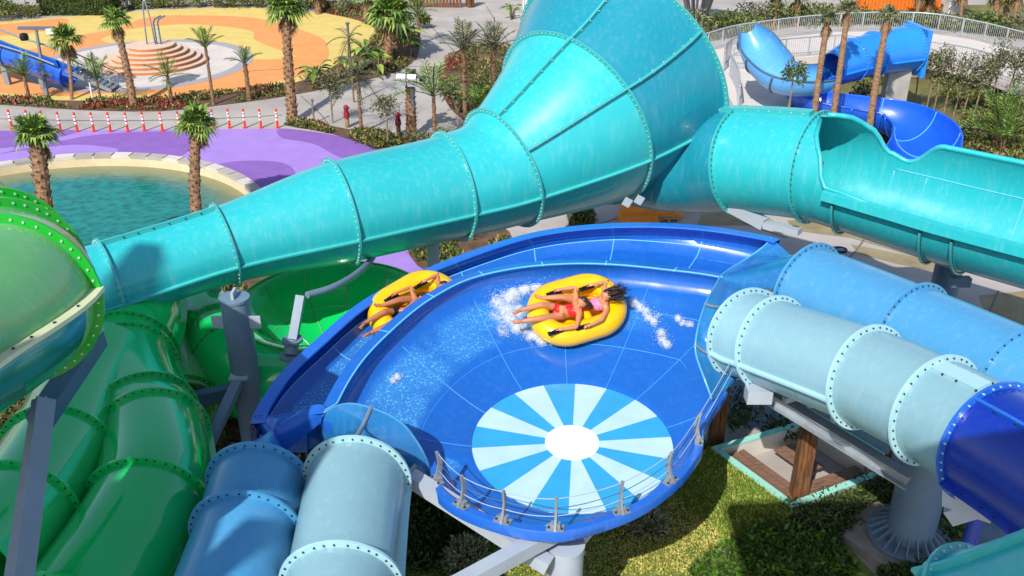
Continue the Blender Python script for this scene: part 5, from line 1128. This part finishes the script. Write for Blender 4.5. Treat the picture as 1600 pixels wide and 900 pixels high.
for i, (bx, by, h, cr, n, lab, kw) in enumerate([
    (334, 164, 3.0, 1.5, 12, 'feather palm with upright fronds right of the stepped mound', dict(rad=.09)), (390, 157, 2.0, 1.3, 10, 'small feather palm at the right end of the splash pad', dict(rad=.13)),
    (269, 163, 1.5, 1.5, 11, 'low feather palm with arching fronds in the red bed', dict(el1=-5)), (158, 160, 1.2, 2.0, 9, 'feather palm with tall folded fronds beside the metal stair', dict(el0=85, el1=40, rad=.07)),
    (46, 156, 1.3, 1.6, 14, 'bushy feather palm at the foot of the lamp post', {}), (565, 208, 2.9, 1.7, 14, 'feather palm with drooping grey fronds left of the lamp pole', dict(rad=.09, el0=60, el1=-30, mats=OLIVE, droop=.6)),
    (553, 160, 3.4, 1.5, 10, 'thin feather palm with hanging dry fronds in the middle bed', dict(rad=.05, el0=60, el1=-50, mats=OLIVE, droop=.7)), (680, 222, 2.2, 2.3, 15, 'feather palm with long upright fronds right of the floodlight pole', dict(rad=.1, el0=82, el1=20)),
    (727, 185, 3.4, 2.0, 16, 'tall feather palm in the cluster beside the cone', dict(mats=OLIVE, rad=.12)), (772, 175, 3.2, 2.0, 16, 'feather palm of the cluster nearest the cone', dict(mats=OLIVE, rad=.12)),
    (745, 205, 1.2, 1.3, 12, 'low feather palm below the cluster beside the cone', dict(rad=.14)), (655, 70, 2.0, 1.8, 14, 'feather palm behind the bend of the grey path', {}), (1553, 235, 1.0, 2.6, 18, 'big feather palm with pale arching fronds in the right garden', dict(el0=85, el1=15, rad=.14)),
    (1562, 245, .8, 2.2, 12, 'smaller feather palm in front of the big one in the right garden', dict(el0=80, el1=25, rad=.12))]):
    feather_palm(Z(bx, by), h, lab, crown=cr, n=n, seed=20+i, **kw)
for i, (bx, by, h, cr, lab) in enumerate([(520, 192, 2.6, .85, 'round olive tree left of the red covered post'), (607, 228, 2.5, .85, 'round olive tree between the two red covered posts'), (652, 238, 1.2, .7, 'low grey green bush tree at the foot of the floodlight pole'), (690, 230, 1.0, .6, 'low olive bush right of the floodlight pole')]):
    small_tree(Z(bx, by), h, cr, lab, seed=40+i)
for i, (bx, by, h, sp, lab) in enumerate([(497, 135, 2.2, 1.1, 'broad leaved plant at the right edge of the orange paving'), (573, 112, 2.6, 1.2, 'broad leaved plant left of the shaggy palm'), (590, 118, 2.2, 1.2, 'broad leaved plant at the foot of the shaggy palm'), (628, 92, 3.0, 1.4, 'tall broad leaved plant right of the shaggy palm'), (640, 70, 2.4, 1.2, 'broad leaved plant on the bend of the path'), (545, 118, 1.8, 1.0, 'small broad leaved plant in the yellow corner of the bed'), (800, 30, 1.8, 1.2, 'round green plant beside the white building')]):
    broadleaf(Z(bx, by), h, lab, 'broad leaved plants in the beds', 60+i, spread=sp)
for i, (bx, by, rx, h, lab, m_) in enumerate([(745, 190, 1.3, 2.6, 'big dark shrub below the palms beside the cone', LEAF), (715, 175, 1.0, 1.8, 'olive shrub at the left of the cone cluster', OLIVE), (780, 195, .9, 1.6, 'low shrub touching the turquoise cone', LEAF), (620, 60, 1.4, 1.6, 'dense shrub behind the shaggy palm', LEAF), (540, 20, 1.6, 1.3, 'shrub behind the yellow plaza rim', OLIVE), (600, 15, 1.8, 1.5, 'shrub at the top edge left of the grey path', OLIVE), (660, 45, .9, 1.2, 'small shrub on the path bend', LEAF), (470, 14, 1.4, 1.0, 'low shrub on the far plaza rim', OLIVE)]):
    shrub(Z(bx, by), rx, h, lab, 'shrubs left of the cone', 80+i, m_, 600, .24)
pk = lambda f, q, r: (1 if q > .12 and r.random() < .55 else (0 if r.random() < .5 else (2 if r.random() < .5 else 3)))
pk2 = lambda f, q, r: r.choice((0, 0, 3, 2, 0))
for i, (bd, n, p_) in enumerate([(beds[0], 5200, pk), (beds[1], 3000, pk), (beds[2], 1500, pk), (beds[3], 900, pk2), ([(-200,450), (100,440), (260,432), (420,420), (520,440), (600,520), (640,640), (400,900), (0,900)], 4200, pk2), ([(640,330), (760,345), (800,372), (760,400), (690,430), (640,400)], 900, pk2), ([(888,338), (924,332), (928,350), (893,356)], 200, pk2)]):
    ground_cover('ground_cover', bd, n, .22, BED, i+1, .22, p_)
for i, q in enumerate(([(1230,160), (1262,160), (1330,170), (1392,188), (1384,240), (1300,235), (1240,190)], [(1498,140), (1600,160), (1600,260), (1505,250)], [(1440,100), (1500,120), (1492,170), (1470,150)], [(1290,92), (1400,96), (1400,140), (1300,130)])): ground_cover('ground_cover', q, (1000, 1300, 400, 500)[i], .26, BED, 21+i, .3, pk2)
ORD = ['first', 'second', 'third', 'fourth', 'fifth', 'sixth', 'seventh', 'eighth', 'ninth', 'tenth', 'eleventh', 'twelfth', 'thirteenth', 'fourteenth', 'fifteenth', 'sixteenth', 'seventeenth']
# --- right garden: palms, hedge row and shrubs
RP = 'slim palms by the blue slides'
for i, (bx, by, tx, ty, rad, lab) in enumerate([(1278, 168, 1296, 34, (.15, .12), 'slim palm left of the three by the blue slides'), (1303, 172, 1328, 18, (.15, .12), 'slim palm in the middle of the three by the blue slides'), (1362, 200, 1391, 28, (.16, .13), 'slim palm right of the three by the blue slides')]):
    b_ = P(bx, by, 41.0); b_.z = 0; t_ = up_at(tx, ty, b_); t_.y += .3; fan_palm(b_, t_, rad, lab, group=RP, crown=.6, n=14, seed=100+i, boots=26, skirt=14, mats=OLIVE)
for i, (bx, by, tx, ty, lab) in enumerate([(1208, 42, 1214, -10, 'thin bare palm trunk at the top edge above the ice blue chute'), (1243, 42, 1246, -6, 'shaggy palm trunk at the top edge right of the chute'), (1430, 32, 1441, -12, 'thin leaning palm trunk beside the orange kiosk'), (1452, 30, 1456, -14, 'shaggy palm trunk right behind the orange kiosk'), (1501, 30, 1506, -14, 'pale palm trunk behind the railing at upper right'), (1553, 42, 1557, -14, 'shaggy palm trunk left of the last pair at upper right'), (1569, 44, 1574, -14, 'shaggy palm trunk of the last pair at upper right'), (1582, 52, 1592, -12, 'thin pale palm trunk nearest the upper right corner')]):
    fp(bx, by, tx, ty, (.2, .2) if 'shaggy' in lab else (.13, .13), lab, group='palms along the top right edge', crown=1.1, n=14, seed=110+i, boots=80 if 'shaggy' in lab else 0, skirt=8)
for i in range(11):
    bx = 1430+i*15+rnd.uniform(-5, 5); by = 172+rnd.uniform(-6, 10)+i*2
    small_tree(Z(bx, by), rnd.uniform(3.2, 4.4), rnd.uniform(.8, 1.05), ORD[i]+' slim leafy tree from the left in the row before the white walkway', 'row of slim trees before the walkway', 130+i, OLIVE, 560, .05, .17, 1.5, 'slim_tree', rnd.uniform(-.2, .2))
small_tree((lambda p: Vector((p.x, p.y, 0)))(P(1233, 168, 41)), 5.0, .62, 'slim tree between the ramp railing and the blue slide', seed=150, mats=LEAF, squash=1.6, n=700)
for i, (bx, by, rx, h, lab, m_) in enumerate([(1262, 166, .9, .9, 'low shrub at the foot of the blue slide bend', LEAF), (1315, 182, 1.0, 1.0, 'shrub between the slim palms', LEAF), (1340, 172, .9, 1.6, 'taller shrub under the blue trough', OLIVE), (1385, 205, 1.0, 1.1, 'bright shrub inside the curve of the deep blue trough', LEAF), (1350, 190, .9, .9, 'shrub left of the right slim palm', OLIVE), (1400, 195, .8, .8, 'small shrub against the trough', LEAF), (1290, 105, 1.2, .9, 'dry shrub behind the ice blue chute', OLIVE), (1580, 215, 1.2, 1.3, 'shrub at the right edge of the garden', OLIVE), (1500, 215, 1.0, .8, 'low shrub below the slim tree row', OLIVE)]):
    shrub(Z(bx, by), rx, h, lab, 'shrubs in the right garden', 160+i, m_, 520, .22)
for i in range(16):
    bx = 1092+i*33+rnd.uniform(-8, 8); by = (60 if bx < 1160 else 40) + (0 if bx < 1430 else (bx-1430)*.14)
    shrub(Z(bx, by-2), rnd.uniform(1.6, 2.2), rnd.uniform(1.3, 2.2)*(.45 if 1340 < bx < 1490 else 1), ORD[i]+' green shrub from the left behind the far walkway railing', 'shrubs behind the walkway railing', 190+i, LEAF if i % 3 else OLIVE, 520, .3)
# --- lower right: lawn, hedges and the silver bushes
GR = [leafmat('grass_blade', (138, 160, 58), (112, 140, 44)), leafmat('grass_blade_dry', (200, 186, 108), (176, 164, 88)), leafmat('grass_blade_dark', (84, 124, 34), (66, 104, 28))]
pg = lambda f, q, r: (1 if q > .05 and r.random() < .6 else r.choice((0, 0, 2, 1)))
pg2 = lambda f, q, r: r.choice((0, 2, 2, 0, 1))
ground_cover('lawn_grass', [(640,690), (1100,690), (1160,745), (1260,860), (1250,900), (630,900)], 24000, .075, GR, 30, .045, pg, -2)
ground_cover('lawn_grass', [(1090,695), (1125,705), (1240,795), (1230,850), (1160,800), (1095,745)], 12000, .10, GR, 31, .16, pg2, -2)
ground_cover('grass_mound', [(1080,905), (1130,868), (1220,838), (1290,852), (1330,905)], 9000, .2, [GR[2], LEAF[0], LEAF[1]], 32, .5, None, -2)
ground_cover('ground_cover', [(640,740), (700,735), (760,800), (740,900), (630,900)], 2500, .16, [LEAF[1], LEAF[0], BED[3]], 33, .2, None, -2)
ground_cover('ground_cover', [(1240,800), (1380,745), (1392,790), (1300,850), (1330,900), (1420,900), (1440,870), (1500,830), (1510,880), (1400,930), (1290,930)], 2600, .18, [LEAF[1], LEAF[0], BED[3]], 34, .3, None, -.1)
hb = [(1242, 815), (1272, 806), (1302, 796), (1332, 785), (1362, 770), (1378, 752)]
for i, (bx, by) in enumerate(hb): shrub(Z(bx, by+14), .55, .8, ORD[i]+' dark hedge plant from the left against the seating box wall', 'hedge along the seating box', 220+i, [LEAF[1], LEAF[1], LEAF[0]], 420, .13, 'hedge_plant')
shrub(Z(1475, 850), .8, 1.0, 'dark leafy bush right of the massive ribbed column', None, 240, [LEAF[1], LEAF[0], LEAF[1]], 420, .2); shrub(Z(1150, 665), .9, .9, 'dark bush behind the timber post under the pale tube', None, 241, [LEAF[1], LEAF[0], LEAF[1]], 500, .16); shrub(Z(1215, 690), .6, .7, 'dark bush at the back of the seating box', None, 242, [LEAF[1], LEAF[0], LEAF[1]], 400, .16)
def silver_bush(p, rx, h, seed, lab):
    r = random.Random(seed); o = thing('silver_bush', lab, 'bush', p, None); g = MB(); s_ = MB()
    for k in range(420):
        v = rv(r); v.z = abs(v.z); v.normalize(); tip = Vector(p)+Vector((v.x*rx, v.y*rx, v.z*h))*r.uniform(.8, 1.05); b0 = Vector(p)+Vector((v.x*rx*.4, v.y*rx*.4, v.z*h*.35)); s_.pipe([b0, tip], [.012, .006], 3, 0, False)
        for j in range(7): u = .35+.65*j/6; leaf(g, b0.lerp(tip, u), (v+rv(r)*.7).normalized(), rv(r), .09, .03, r.randrange(3))
    s_.build('stem', GREY_L[1], o, 0); g.build('foliage', GREY_L, o, 0)
silver_bush(Z(1012, 828), .52, .6, 250, 'round silver leaved bush on the lawn right of the front column'); silver_bush(Z(730, 885), .55, .75, 251, 'silver leaved bush below the beams left of the front column')
# grassy bank up to the edge of the seating box
A2, B2 = Vector((A_.x, A_.y, 0)), Vector((B_.x, B_.y, 0)); ctr = (A_+B_+C_+D_)/4; ou = Vector((-(B2-A2).y, (B2-A2).x, 0)).normalized()
if ou.dot(Vector((ctr.x, ctr.y, 0))-A2) > 0: ou = -ou
bz = lambda v: .50*(1-v)**1.4+.03
bank_p = lambda u, v: A2.lerp(B2, u*1.12-.06)+ou*(.09+1.5*v)+Vector((0, 0, bz(v)+.05*noise.noise(Vector((u*6, v*4, 2)))*v))
MB().loft([[bank_p(i/16, k/8) for k in range(9)] for i in range(17)]).build('grass_bank', GRASS, None, 180, 'structure')
r_b = random.Random(77); g = MB()
for k in range(9000):
    u, v = r_b.random(), r_b.random(); p = bank_p(u, v); leaf(g, p, (rv(r_b)*.8+Vector((0, 0, 1.0))).normalized(), rv(r_b), r_b.uniform(.07, .15), .022, r_b.choice((0, 0, 2, 2, 1)))
g.build('bank_grass', GR, None, 0, 'stuff')
for i, u in enumerate((.1, .3, .5, .7, .9)):
    q = B_.lerp(C_, u); o2 = Vector(((C_-B_).y, -(C_-B_).x, 0)).normalized(); shrub(Vector((q.x, q.y, 0))+o2*.35, .42, .72, ORD[i]+' leafy hedge plant from the left close to the front wall of the seating box', 'hedge along the seating box', 300+i, [LEAF[1], LEAF[0], LEAF[1]], 420, .12, 'hedge_plant')
# ------------------------------------------------------------------ small things round the plaza
BRED = mat('bollard_red', (226, 58, 36), .5, .05, 4); BWH = mat('bollard_white', (236, 234, 230), .4, .04, 4)
def bollard(p):
    o = thing('bollard', 'first red and white striped bollard from the left along the purple paving', 'bollard', p, 'red and white bollards along the purple paving')
    z = [0, .34, .42, .50, .58, .66, .74]; h = 1.0
    MB().lathe(p, [(.12, .0), (.12, .03), (.06, .05), (.055, .4*h)], 14).build('base', BRED, o, 40)
    for i, (a, b_, m_) in enumerate(((.40, .50, BWH), (.50, .58, BRED), (.58, .70, BWH), (.70, .76, BRED), (.76, .84, BWH))): MB().lathe(p, [(.056, a), (.056, b_)], 14).build('band', m_, o, 40)
    MB().lathe(p, [(.058, .84), (.058, .94), (.04, .98), (.002, .99)], 14).build('top', BRED, o, 40); return o
b0 = None
bx_ = [(19, 201), (46, 202), (69, 203), (95, 205), (121, 206), (147, 206), (173, 206), (200, 206), (226, 205), (254, 205), (281, 204), (308, 202), (334, 201), (359, 200), (383, 200), (408, 200), (434, 200)]
for i, q in enumerate(bx_):
    p = Z(*q)
    if b0 is None: b0 = bollard(p)
    else: dup(b0, p, rnd.uniform(0, 6), 1.0, ORD[i]+' red and white striped bollard from the left along the purple paving')
# lamp posts
LAMPW = mat('lamp_housing_white', (230, 232, 234), .4, .05, 3); POLE = mat('lamp_pole_grey', (96, 104, 112), .5, .06, 3)
p = Z(74, 152); t = P(56, 44, (p-CAM).dot(FW)); o = thing('lamp_post', 'grey lamp post with a cross arm beside the blue half pipe slide', 'lamp post', p)
MB().pipe([p, p.lerp(t, 1)], [.11, .075], 12).build('pole', POLE, o, 60); MB().box(t, 1.9, .3, .14).build('cross_arm', POLE, o, 20)
MB().lathe(t+Vector((-.75, 0, -.55)), [(.02, .3), (.2, .25), (.24, .05), (.2, -.1), (.02, -.12)], 14).build('speaker_horn', RUBBER, o, 60); MB().box(t+Vector((.8, 0, -.15)), .4, .35, .3).build('floodlight', LAMPW, o, 20)
p = Z(648, 212); t = P(641, 108, (p-CAM).dot(FW)); o = thing('lamp_post', 'dark pole with white floodlights beside the bare shaggy palm trunk', 'lamp post', p); top_p = Vector((p.x, p.y, t.z))
MB().pipe([p, top_p], [.11, .09], 12).build('pole', POLE, o, 60); MB().box(top_p, 1.0, .1, .1).build('cross_arm', POLE, o, 20)
for x, y in ((-.5, -.1), (.0, -.2)): MB().box(top_p+Vector((x, y, -.12)), .42, .34, .46, Matrix.Rotation(.4, 3, 'X')).build('floodlight', LAMPW, o, 20)
MB().lathe(top_p+Vector((.5, 0, -.1)), [(.02, .15), (.16, .1), (.16, -.1), (.02, -.14)], 12).build('camera_dome', RUBBER, o, 60); MB().box(top_p+Vector((.1, 0, .2)), .2, .2, .3).build('antenna_box', RUBBER, o, 20)
for bx, by, ty, lab in ((549, 118, 28, 'slim dark lamp pole rising in the middle bed'), (146, 160, 122, 'short white marker post beside the metal stair'), (491, 192, 152, 'thin brown stake beside the round olive tree'), (642, 90, 45, 'thin stake at the path bend by the broad leaved plants')):
    p = Z(bx, by); t = P(bx, ty, (p-CAM).dot(FW)); r_ = .09 if 'lamp' in lab else .05; o = thing('pole', lab, 'pole', p); MB().pipe([p, Vector((p.x, p.y, t.z))], [r_, r_*.8], 10).build('shaft', POLE if 'lamp' in lab else (LAMPW if 'white' in lab else BARK), o, 60); MB().lathe((p.x, p.y, t.z), [(r_*1.4, -.05), (r_*1.4, .04), (.01, .08)], 10).build('cap', POLE, o, 30)
# red covered posts
CRIM = mat('crimson_cover', (140, 24, 40), .6, .1, 5, .2, 12)
for bx, by, lab in ((543, 199, 'crimson covered post under the feather palm on the grey path'), (623, 211, 'crimson covered post left of the bare shaggy palm trunk')):
    p = Z(bx, by); o = thing('covered_post', lab, 'post', p)
    MB().lathe(p, [(.11, 0), (.11, .5), (.08, .55)], 12).build('base', DEAD[0], o, 40); MB().lathe(p, [(.09, .5), (.16, .52), (.14, .75), (.09, .88), (.11, .92), (.14, 1.0), (.10, 1.1), (.02, 1.14)], 14).build('cover', CRIM, o, 60); MB().box(p+Vector((.14, 0, .98)), .1, .07, .06).build('spout', CRIM, o, 20)
# background buildings and hedge
LOUV = mat('white_louvre', (226, 226, 226), .5, .05, 3); GLASSD = mat('dark_window', (40, 48, 56), .08, .05, 3)
p = Z(838, 33); o = thing('building', 'white ribbed building corner at the top edge left of the cone', 'building', p)
MB().box(p+Vector((.2, 1.6, 2)), 2.2, 3, 4).build('wall', LOUV, o, 20)
for k in range(9): MB().box(p+Vector((-.95+.16*k*1.75, .02, 2)), .09, .18, 4).build('fin', LOUV, o, 20)
MB().box(p+Vector((1.9, 1.6, 1.6)), 1.1, 2.6, 3.2).build('glazing', GLASSD, o, 20)
p = Z(705, 14); o = thing('timber_fence', 'brown slatted timber fence at the top edge of the grey path', 'fence', p)
for k in range(16): MB().box(p+Vector((-3.2+.26*k, .8-.02*k, 1.0)), .2, .06, 2.0).build('slat', WOOD, o, 20)
for k in range(10): a = k/9*pi*.9; MB().box(p+Vector((1.15+.55*sin(a), .65-.4*k/9*0+.5*cos(a)*.4, 1.0)), .16, .06, 2.0, Matrix.Rotation(-a*.5, 3, 'Z')).build('slat', WOOD, o, 20)
p = Z(117, 26); o = thing('clipped_hedge', 'clipped box hedge behind the far left rim of the plaza', 'hedge', p); r_ = random.Random(5); g = MB()
MB().box(p+Vector((0, 1.2, .9)), 5.2, 1.5, 1.7).build('branch_core', LEAF[1], o, 0)
for k in range(5200):
    f_ = r_.randrange(3); x, y, z = r_.uniform(-2.75, 2.75), r_.uniform(.35, 2.1), r_.uniform(.05, 1.9)
    if f_ == 0: y = .38+r_.uniform(-.05, .05)
    elif f_ == 1: z = 1.85+r_.uniform(-.05, .05)
    else: x = 2.7*r_.choice((-1, 1))+r_.uniform(-.05, .05)
    leaf(g, p+Vector((x, y, z)), rv(r_).normalized(), rv(r_), .2, .1, r_.choice((0, 1, 1)))
g.build('foliage', LEAF, o, 0)
PAVR = mat('orange_roof', (200, 92, 56), .6, .1, 3); PAVG = mat('pavilion_grey', (150, 150, 150), .6, .08, 3)
p = Z(1087, 44); o = thing('pavilion', 'grey splayed pavilion column under an orange roof behind the cone', 'pavilion', p)
for k in range(7): a = k/7*2*pi; q = Vector((cos(a), sin(a), 0)); MB().beam(p+q*.4, p+q*1.3+Vector((0, 0, 3.4)), .16, .3).build('fin', PAVG, o, 20)
MB().lathe(p+Vector((0, 0, 3.4)), [(1.2, 0), (3.2, .3), (3.3, .6), (.1, 1.4)], 28).build('roof', PAVR, o, 40)
KO = mat('kiosk_orange', (226, 116, 32), .6, .1, 3)
p = Z(1405, 16); o = thing('kiosk', 'orange timber kiosk at the top edge above the blue slides', 'kiosk', p)
for k in range(22): MB().box(p+Vector((-2.9+.28*k, 0, .8)), .25, .12, 1.6).build('board', KO, o, 20)
MB().box(p+Vector((0, 1.6, .8)), 6.0, 3.0, 1.56).build('wall', KO, o, 20); MB().box(p+Vector((.3, 1.5, 1.7)), 6.6, 3.6, .14).build('roof', LOUV, o, 20)
p = Z(1490, 22); o = thing('building', 'narrow white kiosk wall right of the orange kiosk', 'building', p); MB().box(p+Vector((0, .5, 1.2)), .9, 1.0, 2.4).build('wall', LOUV, o, 20); MB().box(p+Vector((0, .5, 2.45)), 1.2, 1.3, .1).build('roof', PAVG, o, 20)
# shrubs along the top left edge
for i in range(14):
    bx = 190+i*24+rnd.uniform(-6, 6); shrub(Z(bx, 12-abs(i-6)*.2), rnd.uniform(.9, 1.4), rnd.uniform(.7, 1.3), ORD[i]+' low shrub from the left in the strip behind the yellow plaza', 'shrubs behind the plaza', 260+i, LEAF if i % 2 else OLIVE, 320, .26)
for i, (bx, by) in enumerate(((20, 30), (-10, 34), (45, 28), (0, 12), (5, 24))): shrub(Z(bx, by), 1.3, 1.2, ('nearest', 'leftmost', 'rightmost', 'farthest', 'middle')[i]+' low shrub of the clump at the far left corner behind the plaza', 'shrubs at the far left corner', 280+i, LEAF, 360, .26)
small_tree(Z(44, 24), 3.0, .8, 'slim tree at the top left corner left of the clipped hedge', seed=290, mats=OLIVE)
# ring hatch by the tubes
p = Z(1313, 392); o = thing('drain_cover', 'small dark ring hatch on the paving behind the sky blue tube', 'drain cover', p); MB().lathe(p+Vector((0, 0, .02)), [(.16, 0), (.24, 0), (.24, .06), (.16, .06)], 16).build('ring', RUBBER, o, 30); MB().lathe(p+Vector((0, 0, .02)), [(.155, .03), (.01, .035)], 16).build('lid', STEEL, o, 30)
# turquoise tube end in the lower right corner
tube_slide('tube_slide', 'turquoise tube slide end in the bottom right corner', 'water slide', [(1506,980,11.0,.82), (1600,962,10.4,.82), (1770,912,9.4,.82)], [.4], TURQ, TURQ_F, BOLT_W, seams=(75,), rf=.1)
# added blocks and roof, unseen left and behind, shaped to cast the foreground shade
SHADE_TWR = mat('shade_tower_panel', (190, 190, 188), .7, .08, 1.5)
def shade_tower(boxes):
    g = MB()
    for c, sx, sy, sz in boxes: g.box(c, sx, sy, sz)
    return g.build('shade_tower', SHADE_TWR, None, 20, 'structure')
shade_tower([((-13.95, -2, 9.6), 5.7, 2.0, 19.2), ((-19.0, -2, 12.75), 5.4, 3, 25.5), ((-15.5, -2, 11.65), 2.0, 2.9, 23.3), ((-18.3, -1, 26.6), .55, .5, 2.4)])  # unseen blocks and stub, heights set to shade the green slides
shade_tower([((-10.58, -1.0, 8.5), .14, .2, 17), ((-9.95, -1.0, 9.0), .5, .2, 18.0), ((-10.5, -1.0, 19.7), 1.25, .2, 1.6)])  # unseen posts and beam, gaps shaped for lit patches on the tube
g = MB(); g.box((5.9, -.6, 17.2), 17.0, 3.6, .25); g.build('roof', SHADE_TWR, None, 20, 'structure')  # unseen roof, added to shade the lower right foreground
for x in (-2.4, 13.4): MB().pipe([(x, -1.2, 0), (x, -1.2, 17.0)], .2, 12).build('shade_roof_post', SHADE_TWR, None, 60, 'structure')  # posts carrying the added shade roof
